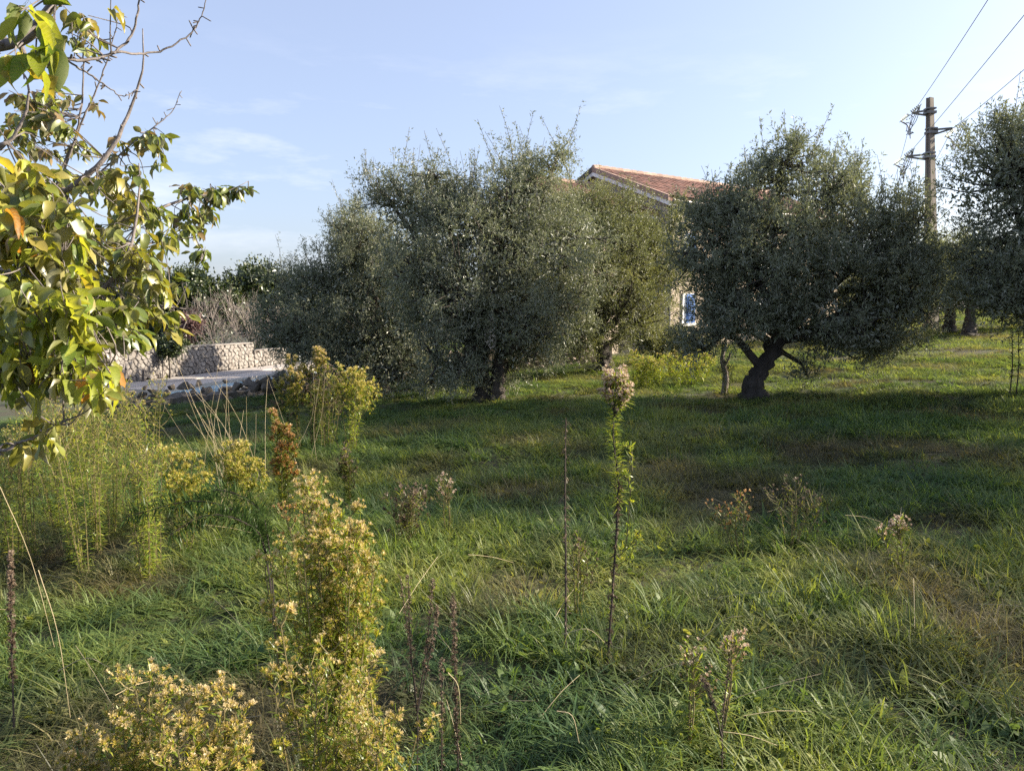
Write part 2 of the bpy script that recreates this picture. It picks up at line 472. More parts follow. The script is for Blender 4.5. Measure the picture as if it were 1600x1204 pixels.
def watermat():
    m = bpy.data.materials.new('pool_water_surface'); m.use_nodes = True
    n = m.node_tree.nodes; l = m.node_tree.links; b = n['Principled BSDF']
    b.inputs['Base Color'].default_value = (.30, .56, .68, 1); b.inputs['Roughness'].default_value = .06; b.inputs['IOR'].default_value = 1.33
    nz = n.new('ShaderNodeTexNoise'); nz.inputs['Scale'].default_value = 5; bp = n.new('ShaderNodeBump'); bp.inputs['Strength'].default_value = .1
    l.new(nz.outputs[0], bp.inputs['Height']); l.new(bp.outputs[0], b.inputs['Normal'])
    return m


M_WATER = watermat()

# ------------------------------------------------------------------ ground sheet
def axis(lo, hi, n, pw):
    t = np.linspace(-1, 1, n); a = np.sinh(t * pw) / np.sinh(pw)
    return np.where(a < 0, -a * lo, a * hi)


gx = axis(-500, 500, 221, 5.2)
gy = np.concatenate([np.linspace(-60, -4, 12), np.linspace(-3, 26, 150), 26 + np.cumsum(np.geomspace(.22, 60, 70))])
XX, YY = np.meshgrid(gx, gy)
ZZ = gh(XX, YY)
V = np.stack([XX, YY, ZZ], -1).reshape(-1, 3)
nx, ny = len(gx), len(gy)
ii = (np.arange(ny - 1)[:, None] * nx + np.arange(nx - 1)[None, :]).reshape(-1)
F = np.stack([ii, ii + 1, ii + nx + 1, ii + nx], -1)
go = link('ground', mesh('ground', V, F, M_SOIL, True)); tag(go, 'uneven grassy ground rising to the right', kind='structure')

# ------------------------------------------------------------------ pool terrace behind the rubble wall
wA, wB = P(205, 598, 29.0), P(392, 571, 37.5)
ZD = -0.80
wdir = unit((wB - wA)[:2]); wn = np.array([wdir[1], -wdir[0]])     # wn points towards the pool (right / camera)
wO = np.array([wA[0], wA[1]]) - wdir * 7


def wl(a, b, z): return np.array([*(wO + wdir * a + wn * b), z])


def prism(name, a0, a1, b0, b1, z0, z1, mat, kind='structure', parent=None):
    mb = MB()
    Vv = [wl(a, b, z) for z in (z0, z1) for b in (b0, b1) for a in (a0, a1)]
    mb.add(Vv, [[0, 2, 3, 1], [4, 5, 7, 6], [0, 1, 5, 4], [2, 6, 7, 3], [0, 4, 6, 2], [1, 3, 7, 5]])
    return mb.build(name, mat, parent, kind=kind)


tag(prism('pool_deck', 4.6, 24, 0, 1.4, -1.6, ZD, M_DECK), 'beige paved deck below the cream stone wall')
tag(prism('pool_coping', 4.6, 24, 1.402, 2.9, -1.6, ZD - .03, M_COPE), 'pale sunlit coping along the pool')
tag(prism('pool_water', 4.6, 24, 2.903, 7.5, -1.9, ZD - .16, M_WATER), 'light blue pool water')

# cream rubble wall : a Voronoi pattern of real stones
wall_root = empty('stone_wall', wl(6, 0, ZD), 'cream rubble stone wall with stepped top beside the pool deck', 'stone wall')
LW = 21.0


def wtop(a):
    return .40 if a < 16.0 else (.02 if a < 19.9 else .02)


WT = 1.17
core = MB()
for (a0, a1, ht) in ((3, 15.93, WT - .03), (15.93, 19.9, WT - .41)):
    Vv = [wl(a, b, z) for z in (ZD - .3, ZD + ht) for b in (-.42, -.06) for a in (a0, a1)]
    core.add(Vv, [[0, 2, 3, 1], [4, 5, 7, 6], [0, 1, 5, 4], [2, 6, 7, 3], [0, 4, 6, 2], [1, 3, 7, 5]])
core.build('mortar_core', M_JOINT, wall_root)


def clip(poly, nx_, ny_, c):
    out = []
    for i in range(len(poly)):
        p, q = poly[i], poly[(i + 1) % len(poly)]
        dp = p[0] * nx_ + p[1] * ny_ - c; dq = q[0] * nx_ + q[1] * ny_ - c
        if dp <= 0: out.append(p)
        if dp * dq < 0:
            t = dp / (dp - dq); out.append((p[0] + (q[0] - p[0]) * t, p[1] + (q[1] - p[1]) * t))
    return out


rs = random.Random(21)
cell, ch_ = .30, .165
seeds = []
nr = 7
for j in range(-1, nr + 2):
    for i in range(-1, int(LW / cell) + 2):
        seeds.append(((i + .5 * (j % 2) + rs.uniform(-.34, .34)) * cell, (j + .5 + rs.uniform(-.36, .36)) * ch_))
seeds_np = np.array(seeds)
made = 0; hidden_st = MB()
for (sx_, sz_) in seeds:
    top = WT if sx_ < 15.93 else WT - .38
    lo = 0 if sx_ < 15.93 else 15.93
    hi = 15.93 if sx_ < 15.93 else 19.9
    if sz_ < 0 or sz_ > top or sx_ < 3.2 or sx_ > hi: continue
    poly = [(lo, 0), (hi, 0), (hi, top), (lo, top)]
    dd = np.hypot((seeds_np[:, 0] - sx_), (seeds_np[:, 1] - sz_))
    for q in np.argsort(dd)[1:16]:
        qx, qz = seeds[q]
        vx, vz = qx - sx_, qz - sz_
        c = (qx * qx + qz * qz - sx_ * sx_ - sz_ * sz_) / 2
        poly = clip(poly, vx, vz, c)
        if len(poly) < 3: break
    if len(poly) < 3: continue
    cx_ = sum(p[0] for p in poly) / len(poly); cz_ = sum(p[1] for p in poly) / len(poly)
    outer = [(cx_ + (p[0] - cx_) * .955, cz_ + (p[1] - cz_) * .93) for p in poly]
    inner = [(cx_ + (p[0] - cx_) * .80, cz_ + (p[1] - cz_) * .76) for p in poly]
    n_ = len(poly); proud = rs.uniform(.0, .05)
    Vv = [wl(p[0], -.06, ZD + p[1]) for p in outer] + [wl(p[0], proud - .015, ZD + p[1]) for p in outer] + [wl(p[0], proud + rs.uniform(.01, .035), ZD + p[1]) for p in inner]
    Ff = []
    for k_ in range(n_):
        k2 = (k_ + 1) % n_
        Ff.append([k_, k2, n_ + k2, n_ + k_]); Ff.append([n_ + k_, n_ + k2, 2 * n_ + k2, 2 * n_ + k_])
    Ff.append([2 * n_ + k_ for k_ in range(n_)])
    if sx_ > 6.4 and made < 298:
        mb = MB(); mb.add(Vv, Ff); mb.build('stone', M_STONE, wall_root); made += 1
    else:
        hidden_st.add(Vv, Ff, rs.random())
if hidden_st.n: hidden_st.build('stones', M_STONE, wall_root, kind='stuff')
# flat cap stones
for (a0, a1, ht) in ((3, 15.95, WT), (15.95, 19.9, WT - .38)):
    a = a0
    while a < a1 - .1:
        b_ = min(a1, a + rs.uniform(.5, .9))
        mb = MB()
        Vv = [wl(x_, y_, z_) for z_ in (ZD + ht, ZD + ht + .05) for y_ in (-.45, .03) for x_ in (a + .008, b_ - .008)]
        mb.add(Vv, [[0, 2, 3, 1], [4, 5, 7, 6], [0, 1, 5, 4], [2, 6, 7, 3], [0, 4, 6, 2], [1, 3, 7, 5]])
        mb.build('cap_stone', M_STONE, wall_root); a = b_
# thin posts on the deck by the wall
def post(name, px, pt, pb, D, r, mat, label):
    b = P(px, pb, D); t = P(px, pt, D)
    rt = empty(name, b, label, 'post')
    mb = MB(); mb.tube([b, t], r, 8); mb.build('shaft', mat, rt)
    mb = MB(); mb.tube([t, t + np.array([0, 0, .03])], [r * 1.5, r * .7], 8); mb.build('cap', mat, rt)
    mb = MB(); mb.tube([b - np.array([0, 0, .02]), b + np.array([0, 0, .03])], r * 2.4, 8); mb.build('foot', mat, rt)


post('metal_post', 468, 543, 580, 37.0, .028, M_WHITE, 'thin white post at the end of the cream stone wall')
post('metal_post', 224, 578, 596, 29.3, .04, M_DARKV, 'short dark post standing before the cream wall near the fruit tree')
post('metal_post', 254, 556, 592, 30.5, .022, M_DARKV, 'tall thin dark post against the cream stone wall')

# ------------------------------------------------------------------ field-stone walls
rock_mesh = {}
for kind_, mat in (('grey', M_ROCK), ('warm', M_ROCKW)):
    rock_mesh[kind_] = []
    for q in range(7):
        import bmesh
        bm = bmesh.new(); bmesh.ops.create_icosphere(bm, subdivisions=2 if kind_ == 'grey' else 1, radius=.5)
        g = random.Random(q * 7 + len(kind_))
        cuts = [(unit(np.array([g.gauss(0, 1) for _ in range(3)])), g.uniform(.16, .38)) for _ in range(13)]
        for v in bm.verts:
            co = np.array(v.co)
            for nrm, dd in cuts:
                s_ = co @ nrm
                if s_ > dd: co = co - nrm * (s_ - dd) * .9
            v.co = Vector(co * g.uniform(.94, 1.06))
        me = bpy.data.meshes.new('stone'); bm.to_mesh(me); bm.free(); me.materials.append(mat)
        rock_mesh[kind_].append(me)


def rock(parent, p, s, kind_, name='stone'):
    o = link(name, rock_mesh[kind_][rs.randrange(7)], parent)
    o.location = Vector(p) - parent.location
    o.rotation_euler = (rs.uniform(-.5, .5), rs.uniform(-.4, .4), rs.uniform(0, 6.28))
    o.scale = (s * rs.uniform(.9, 1.25), s * rs.uniform(.8, 1.1), s * rs.uniform(.65, .9))
    return o


c0 = onground(330, 18.6)
rw = empty('rubble_wall', c0, 'low rough wall of shade-toned grey boulders in front of the pool', 'rubble wall')
mb = MB(); cp_ = [onground(q, 18.4 + (q - 150) * .003) + np.array([0, .16, .10]) for q in range(130, 580, 12)]
mb.tube(np.array(cp_), .26, 7, rough=.5); mb.build('rubble_core', M_ROCK, rw)
px = 150.0
while px < 560:
    D = 18.4 + (px - 150) * .003
    s_ = rs.uniform(.26, .44)
    b = onground(px, D)
    rock(rw, b + np.array([0, rs.uniform(-.1, .1), s_ * .25]), s_, 'grey')
    rock(rw, b + np.array([rs.uniform(-.1, .1), .12 + rs.uniform(-.1, .1), s_ * .6 + .1]), rs.uniform(.26, .42), 'grey')
    rock(rw, b + np.array([rs.uniform(-.15, .15), -.2, s_ * .1]), rs.uniform(.2, .36), 'grey')
    if rs.random() < .5:
        rock(rw, b + np.array([rs.uniform(-.1, .1), .1, s_ * .8 + .2]), rs.uniform(.18, .3), 'grey')
    px += rs.uniform(11, 18)
for (q, z, s_) in ((398, .35, .55), (412, .42, .5), (424, .3, .55), (388, .42, .45), (370, .38, .45), (287, .5, .45), (440, .5, .5), (510, .55, .55), (480, .5, .5), (455, .3, .5)):
    b = onground(q, 18.3); rock(rw, b + np.array([0, 0, z]), s_, 'grey')

c1 = onground(860, 22)
dw = empty('dry_stone_wall', c1, 'sunlit dry stone field wall of small stones seen under the olive trees', 'dry stone wall')
cnt = 0
for row in range(5):
    px = 560 + rs.uniform(0, 10)
    while px < 935:
        t = (px - 560) / 375; D = 20.6 + 2.3 * t
        b = onground(px, D)
        s_ = rs.uniform(.15, .24) * (1.15 - .06 * row)
        if cnt < 295:
            rock(dw, b + np.array([0, rs.uniform(-.05, .05) + .04 * row, .06 + row * .155 + rs.uniform(-.03, .03)]), s_, 'warm'); cnt += 1
        px += s_ * 1200 / D * 1.08
mb = MB()
for px in range(555, 940, 25):
    t = (px - 560) / 375; b = onground(px, 20.6 + 2.3 * t); b2 = onground(px + 25, 20.6 + 2.3 * (px + 25 - 560) / 375)
    c = (b + b2) / 2; dx = b2 - b; ln = np.linalg.norm(dx[:2]); a = math.atan2(dx[1], dx[0])
    mb.box(c + np.array([0, .22, .28]), (ln * 1.02, .2, .75), [[math.cos(a), -math.sin(a), 0], [math.sin(a), math.cos(a), 0], [0, 0, 1]])
mb.build('rubble_core', M_ROCK, dw)

# ------------------------------------------------------------------ house
hO = np.array([3.1, 30.0]); e1 = np.array([.827, .562]); e2 = np.array([.562, -.827])


def hp(a, b, z): return np.array([*(hO + e1 * a + e2 * b), z])


house = empty('house', (*(hO + e1 * 5), 0.4), 'stone house with terracotta tiled gable roofs behind the olive trees', 'house')


def gable_wall(a0, a1, bw, ze, zr, zb):
    mb = MB(); pr = [(-bw, zb), (bw, zb), (bw, ze), (0, zr), (-bw, ze)]
    Vv = [hp(a, b, z) for a in (a0, a1) for (b, z) in pr]
    mb.add(Vv, [[4, 3, 2, 1, 0], [5, 6, 7, 8, 9]] + [[i, (i + 1) % 5, 5 + (i + 1) % 5, 5 + i] for i in range(5)])
    return mb.build('wall', M_HWALL, house)


gable_wall(.18, 10.4, 3.75, 5.62, 7.10, -1)
gable_wall(-3.3, .1, 3.1, 5.18, 6.42, -1)


def roof(a0, a1, bw, ze, zr, verge):
    sl = MB()
    for s in (-1, 1):
        Vv = [hp(a, b * s, z + dz) for dz in (-.13, -.01) for (a, b, z) in ((a0, 0, zr), (a1, 0, zr), (a1, bw, ze), (a0, bw, ze))]
        fs = [[0, 1, 2, 3], [4, 5, 6, 7], [0, 1, 5, 4], [1, 2, 6, 5], [2, 3, 7, 6], [3, 0, 4, 7]]
        sl.add(Vv, fs)
    ro = sl.build('roof', M_TILE, house)
    tl = MB()
    L_ = math.hypot(bw, zr - ze); rows = int(L_ / .34) + 1; pitch = .21; cols = int((a1 - a0) / pitch)
    down = np.array([bw, (ze - zr)]) / L_
    for s in (-1, 1):
        for c in range(cols):
            ac = a0 + (c + .5) * (a1 - a0) / cols
            for r_ in range(rows):
                d0 = r_ * L_ / rows; d1 = d0 + L_ / rows * 1.12
                tint = rs.random(); Vv = []
                lift = rs.uniform(0, .012)
                for (dq, wdt, h0) in ((d0, .080, .0), (d1, .102, .035)):
                    for q in range(5):
                        an = math.pi * q / 4
                        off = wdt * math.cos(an); hh = (.062) * math.sin(an) + h0 * .5 + lift
                        Vv.append(hp(ac + off, s * (down[0] * dq + hh * .3), zr + down[1] * dq + hh))
                tl.add(Vv, [[q, q + 1, q + 6, q + 5] for q in range(4)], tint)
    tl.build('tiles', M_TILE, ro, kind='stuff')
    a = a0
    while a < a1 - .05:
        mb = MB()
        pts = [hp(a, 0, zr + .03), hp(min(a + .38, a1), 0, zr + .045)]
        mb.tube(pts, [.115, .135], 8); mb.build('ridge_tile', M_RIDGE, ro); a += .36
    if verge:
        for s in (-1, 1):
            mb = MB()
            Vv = [hp(a, b * s, z + dz) for a in (a0 - .03, a0 + .05) for (b, z) in ((0, zr - .13), (bw, ze - .13)) for dz in (-.15, -.003)]
            mb.add(Vv, [[0, 2, 3, 1], [4, 5, 7, 6], [0, 1, 5, 4], [2, 6, 7, 3], [1, 3, 7, 5], [0, 4, 6, 2]])
            mb.build('bargeboard', M_SOFFIT, ro)
            mb = MB()
            Vv = [hp(a, b * s, z + dz) for a in (a0 - .06, a0 + .09) for (b, z) in ((0, zr), (bw, ze)) for dz in (-.12, .07)]
            mb.add(Vv, [[0, 2, 3, 1], [4, 5, 7, 6], [0, 1, 5, 4], [2, 6, 7, 3], [1, 3, 7, 5], [0, 4, 6, 2]])
            mb.build('verge', M_DARKV if s < 0 else M_RIDGE, ro)
    mb = MB()
    Vv = [hp(a, b, z) for z in (ze - .26, ze - .135) for b in (bw - .10, bw - .02) for a in (a0 + .06, a1)]
    mb.add(Vv, [[0, 2, 3, 1], [4, 5, 7, 6], [0, 1, 5, 4], [2, 6, 7, 3], [0, 4, 6, 2], [1, 3, 7, 5]]); mb.build('eaves_board', M_SOFFIT, ro)


mb = MB(); mb.tube([hp(.1, 4.13, 5.60), hp(10.5, 4.13, 5.55)], .06, 8); mb.tube([hp(.35, 3.80, 5.5), hp(.35, 3.80, .6)], .045, 8); mb.build('gutter', M_STEEL, house)
roof(0, 10.6, 4.05, 5.72, 7.30, True)
roof(-3.5, .13, 3.4, 5.28, 6.62, True)


def window(a0, a1, z0, z1):
    B = 3.75
    def bx(aa, ab, ba, bb, za, zb, nm, mat, par):
        mb = MB(); Vv = [hp(a, b, z) for z in (za, zb) for b in (ba, bb) for a in (aa, ab)]
        mb.add(Vv, [[0, 2, 3, 1], [4, 5, 7, 6], [0, 1, 5, 4], [2, 6, 7, 3], [0, 4, 6, 2], [1, 3, 7, 5]])
        return mb.build(nm, mat, par)
    f = bx(a0, a1, B + .003, B + .03, z0, z1, 'window', M_WHITE, house)
    bx(a0 - .05, a1 + .06, B + .004, B + .14, z0 - .09, z0 - .002, 'sill', M_WHITE, f)
    am = a0 + (a1 - a0) * .33
    sh = bx(am, a1, B + .033, B + .075, z0 + .02, z1 - .02, 'shutter', M_BLUE, f)
    mb = MB(); n_ = 14
    for q in range(n_):
        zc = z0 + .08 + (z1 - z0 - .16) * (q + .5) / n_
        Vv = [hp(a, B + b, zc + z) for (b, z) in ((.077, -.025), (.105, -.035), (.112, -.02), (.077, .01)) for a in (am + .05, a1 - .05)]
        mb.add(Vv, [[0, 1, 3, 2], [2, 3, 5, 4], [4, 5, 7, 6], [0, 2, 4, 6], [1, 7, 5, 3]])
    mb.build('louvres', M_BLUE, f)
    bx(a0 + .005, a0 + .03, B + .033, B + .05, z0, z1, 'frame', M_WHITE, f)
    bx(a0 + .03, am - .01, B + .033, B + .045, (z0 + z1) / 2 - .012, (z0 + z1) / 2 + .012, 'glazing_bar', M_DARKV, f)


wp = None
for (z0, z1) in ((1.42, 2.48), (3.55, 4.6)):
    window(1.0, 1.62, z0, z1)
    window(5.2, 6.1, z0, z1)

# ------------------------------------------------------------------ power pole and its wires
pb = onground(1451, 33.0); DP = 33.0
pole = empty('power_pole', pb, 'tall tapered concrete power pole with three steel arms', 'power pole')
ptop = P(1453, 153, DP)
mb = MB()
prof = [(-.5, -.42), (.5, -.42), (.5, -.15), (.36, -.08), (.36, .08), (.5, .15), (.5, .42), (-.5, .42), (-.5, .15), (-.36, .08), (-.36, -.08), (-.5, -.15)]
Vv = []
ra = R(25)
for t in np.linspace(0, 1, 7):
    c = pb * (1 - t) + ptop * t; w_ = .50 * (1 - t) + .23 * t
    if t == 0: c = c - np.array([0, 0, .3])
    for (a, b) in prof:
        Vv.append(c + np.array([(a * math.cos(ra) - b * math.sin(ra)) * w_, (a * math.sin(ra) + b * math.cos(ra)) * w_, 0]))
n_ = len(prof)
Fs = [[i * n_ + j, i * n_ + (j + 1) % n_, (i + 1) * n_ + (j + 1) % n_, (i + 1) * n_ + j] for i in range(6) for j in range(n_)] + [[6 * n_ + j for j in range(n_)]]
mb.add(Vv, Fs); mb.build('shaft', M_CONC, pole)
ARMS = [((1453, 174), (1426, 177), -1), ((1455, 205), (1488, 201), 1), ((1452, 243), (1416, 245), -1)]
tips = []
for (q0, q1, sgn) in ARMS:
    a = P(q0[0], q0[1], DP); b = P(q1[0], q1[1], DP - .15)
    ar = MB()
    ar.tube([a + np.array([0, 0, .05]), b + np.array([0, 0, .02])], .045, 6)
    ar.tube([a + np.array([0, .05, -.17]), b], .04, 6)
    ar.box(a + np.array([0, 0, -.06]), (.40, .36, .10)); ar.box(a + np.array([0, 0, .1]), (.38, .34, .06))
    ao = ar.build('arm', M_STEEL, pole)
    tips.append(b)
    ins = MB()      # two strings of glass discs, one for each span, and the looping jumper
    out = np.array([sgn * .12, 0, 0])
    for dirn in (np.array([.30 * 1, -.45, .30]), np.array([-.18, .45, -.25])):
        d = unit(dirn)
        for q in range(5):
            c = b + out + d * (.10 + q * .085)
            ins.tube([c - d * .012, c + d * .02], [.085, .05], 8)
        ins.tube([b, b + out + d * .56], .016, 5)
    ins.build('insulator', M_GLASSI, ao)
    jm = MB()
    s_ = b + out + unit(np.array([.30, -.45, .30])) * .5; e_ = b + out + unit(np.array([-.18, .45, -.25])) * .5
    for kk in range(3):
        dn = .75 + .14 * kk
        jm.tube(curve([s_, (s_ * 2 + e_) / 3 + np.array([-.12 * sgn * (1 - kk), 0, -dn * .55]), (s_ + e_) / 2 + np.array([-.10 + .07 * kk, 0, -dn]), (s_ + e_ * 2) / 3 + np.array([.05 * kk, 0, -dn * .45]), e_], 16), .016, 5)
    for q in range(26):     # clamps and spiral ties wound round the jumper
        c = (s_ + e_) / 2 + np.array([rs.uniform(-.13, .13), rs.uniform(-.1, .1), -rs.uniform(.05, .85)])
        d = unit(np.array([rs.gauss(0, 1), rs.gauss(0, 1), rs.gauss(0, 1)])) * rs.uniform(.05, .10)
        jm.tube([c, c + d], .018, 4)
    jm.build('jumper_loop', M_STEEL, ao)
WL = [('topmost left', 0, P(1535, 0, 21.0), P(1385, 300, 75.0)), ('right', 1, P(1600, 97, 24.0), P(1405, 320, 75.0)), ('lower left', 2, P(1600, 10, 20.0), P(1370, 350, 75.0))]
for (nm, i, near, far) in WL:
    b = tips[i]
    nr = b + (near - b) * 2.6; fr = b + (far - b) * 1.15
    mb = MB()
    for (q, sag) in ((nr, .25), (fr, .9)):
        t = np.linspace(0, 1, 14)[:, None]
        pth = b * (1 - t) + q * t - np.array([0, 0, 1]) * (4 * sag * t * (1 - t))
        mb.tube(pth, .011, 5, cap=False)
    o = mb.build('power_wire', M_WIRE, origin=b); tag(o, 'thin overhead wire carried by the %s arm of the concrete pole' % nm, 'wire')


# ------------------------------------------------------------------ trees
def lobe(px, py, D, rx, rz, ry):
    c = P(px, py, D); k = D / 1200
    return (*c, rx * k, ry, rz * k)


def olive(label, base, trunk, lobes, nclump, seed, mat=None, leaf=.070, lw=.0175, core=5000, shoots=60, tr=.2, name='olive_tree', group=None, twigs=13, per=13, shoot_len=.75, cat='tree', droop=.0, limb_r=.085):
    mat = mat or M_OLIVE
    g = np.random.default_rng(seed)
    root = empty(name, base, label, cat, group)
    Lb = np.array(lobes); big = Lb; sub = []
    for q in Lb:
        for dq in rdir(7, g):
            f_ = g.uniform(.30, .5); sub.append([*(q[:3] + dq * q[3:6] * g.uniform(.62, .85)), *(q[3:6] * f_)])
    Sb = np.array(sub); ra_ = (Sb[:, 3] * Sb[:, 5]) ** .8 * Sb[:, 4] ** .6
    area = (Lb[:, 3] * Lb[:, 5]) ** .8 * (Lb[:, 4]) ** .6
    prob = area / area.sum()
    li = g.choice(len(Lb), nclump, p=prob)
    d = rdir(nclump, g); rr = .60 + .48 * g.random(nclump)
    C = Lb[li, :3] + d * Lb[li, 3:6] * rr[:, None]
    sl_ = g.choice(len(Sb), nclump, p=ra_ / ra_.sum()); us = g.random(nclump) < .74
    C[us] = (Sb[sl_, :3] + d * Sb[sl_, 3:6] * (.75 + .3 * g.random(nclump))[:, None])[us]; li[us] = (sl_ // 7)[us]
    keep = np.ones(nclump, bool)
    for q in range(len(Lb)):
        dn = np.linalg.norm((C - Lb[q, :3]) / Lb[q, 3:6], axis=1)
        keep &= ~((dn < .5) & (li != q))
    keep &= C[:, 2] > gh(C[:, 0], C[:, 1]) + .10
    C = C[keep]; d = d[keep]; n = len(C)
    # trunk(s)
    tops = []
    for ti, tpath in enumerate(trunk):
        mbt = MB(); pth = curve(tpath, 22); k = len(pth); pth[1:-1] += g.normal(0, tr * .045, (k - 2, 3)) * np.array([1, 1, .2])
        rad = tr * (1 - .42 * np.linspace(0, 1, k)) * (1 + 1.0 * np.exp(-np.linspace(0, 1, k) * 8))
        mbt.tube(pth, rad * (1 + .10 * np.sin(np.arange(k) * 1.7 + seed)), 20, rough=.26)
        mbt.build('trunk', M_BARK, root, smooth=True); tops += list(pth[int(k * .55):])
    # limbs to every lobe and thin branches to the clumps
    lm = MB(); nodes = []
    for q in range(len(Lb)):
        t0 = min(tops, key=lambda p_: np.linalg.norm(p_ - Lb[q, :3]))
        mid = (t0 + Lb[q, :3]) / 2 + g.normal(size=3) * .22 + np.array([0, 0, .1])
        pth = curve([t0 - np.array([0, 0, .12]), mid, Lb[q, :3] + g.normal(size=3) * .1], 10)
        lm.tube(pth, np.linspace(limb_r, .03, len(pth)), 7, rough=.12)
        nodes += list(pth[2:])
    nodes = np.array(nodes)
    for q in range(n):
        dd = np.linalg.norm(nodes - C[q], axis=1); s_ = nodes[int(np.argmin(dd))]
        mid = (s_ + C[q]) / 2 + g.normal(size=3) * .08
        lm.tube(curve([s_, mid, C[q]], 5), [.022, .006], 4, cap=False)
    # foliage: every clump is a bunch of leafy twigs
    mb = MB()
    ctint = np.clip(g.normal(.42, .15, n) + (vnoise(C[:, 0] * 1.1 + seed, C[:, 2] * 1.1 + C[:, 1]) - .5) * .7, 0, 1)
    ci = np.repeat(np.arange(n), twigs); T = len(ci)
    td = unit(d[ci] * .7 + rdir(T, g) * .95 + np.array([0, 0, .38 - droop]))
    tp = C[ci] + rdir(T, g) * (.16 * g.random(T) ** .5)[:, None]
    tl = g.uniform(.22, .46, T)
    ns = shoots
    # long upright shoots that make the outline ragged
    top = np.argsort(-(C[:, 2] + g.random(n) * .8))[:max(1, ns * 2)]
    si = g.choice(top, ns)
    sd = unit(rdir(ns, g) * .42 + np.array([0, 0, 1.0]) + d[si] * .35)
    for q in range(ns):
        L_ = shoot_len * g.uniform(.55, 1.15)
        lm.tube(curve([C[si[q]], C[si[q]] + sd[q] * L_ * .5, C[si[q]] + sd[q] * L_ + g.normal(size=3) * .05], 4), [.006, .003], 3, cap=False)
        m_ = int(L_ / .024)
        tq = g.random(m_)
        pos = C[si[q]] + sd[q] * (tq * L_)[:, None] + rdir(m_, g) * .012
        ld = unit(sd[q] * .75 + rdir(m_, g))
        scatter(mb, DIA_V, DIA_F, pos, ld, rdir(m_, g), leaf * g.uniform(.7, 1.15, m_), lw * g.uniform(.8, 1.2, m_), np.clip(g.normal(.5, .2, m_), 0, 1))
    ti_ = np.repeat(np.arange(T), per); K = len(ti_)
    s_ = g.random(K)
    pos = tp[ti_] + td[ti_] * (s_ * tl[ti_])[:, None] + rdir(K, g) * .015
    pos[:, 2] -= droop * .3 * (s_ * tl[ti_])
    ld = unit(td[ti_] * .8 + rdir(K, g) * 1.0 - np.array([0, 0, droop]))
    upv = unit(rdir(K, g) * .8 + np.array([0, 0, 1.0]))
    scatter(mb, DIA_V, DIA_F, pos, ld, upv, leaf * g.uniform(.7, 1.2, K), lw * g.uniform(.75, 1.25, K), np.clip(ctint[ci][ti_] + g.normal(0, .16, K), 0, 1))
    # inner foliage closes the middle of the crown
    core = int(core * 1.6); li = g.choice(len(Lb), core, p=prob)
    pos = Lb[li, :3] + rdir(core, g) * Lb[li, 3:6] * (.82 * g.random(core) ** .5)[:, None]
    pos = pos[pos[:, 2] > gh(pos[:, 0], pos[:, 1]) + .3]; core = len(pos)
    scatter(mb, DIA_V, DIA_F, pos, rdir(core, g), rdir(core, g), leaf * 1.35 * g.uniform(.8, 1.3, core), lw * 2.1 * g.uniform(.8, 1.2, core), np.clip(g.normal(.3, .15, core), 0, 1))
    lm.build('limbs', M_BARK, root, smooth=True)
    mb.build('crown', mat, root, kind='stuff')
    return root


# left dark olive: low, its skirt of leaves reaches the grass
bA = onground(600, 17.5)
olive('broad dark olive tree with leaves hanging down to the grass left of the twin trunk', bA,
      [[bA - np.array([0, 0, .1]), bA + np.array([-.1, .05, .5]), bA + np.array([.15, 0, 1.1])]],
      [lobe(585, 470, 17.3, 85, 75, 1.5), lobe(500, 490, 17.6, 62, 75, 1.2), lobe(455, 470, 18.2, 45, 55, 1.0), lobe(590, 540, 16.8, 70, 45, 1.2), lobe(650, 500, 16.9, 80, 70, 1.5),
       lobe(615, 400, 17.6, 80, 70, 1.5), lobe(530, 425, 17.8, 55, 45, 1.1), lobe(660, 560, 16.4, 60, 45, .9), lobe(560, 360, 18.0, 42, 40, .9), lobe(560, 565, 16.8, 55, 45, 1.0), lobe(485, 545, 17.2, 45, 42, .9), lobe(620, 588, 16.3, 55, 36, .8), lobe(690, 585, 15.9, 48, 34, .7), lobe(520, 560, 17, 60, 48, 1.0), lobe(445, 520, 17.8, 45, 50, .9), lobe(545, 380, 17.8, 42, 52, .9), lobe(490, 440, 17.8, 45, 45, 1.0)], 840, 31, shoots=90, core=10000, tr=.17, droop=.12)
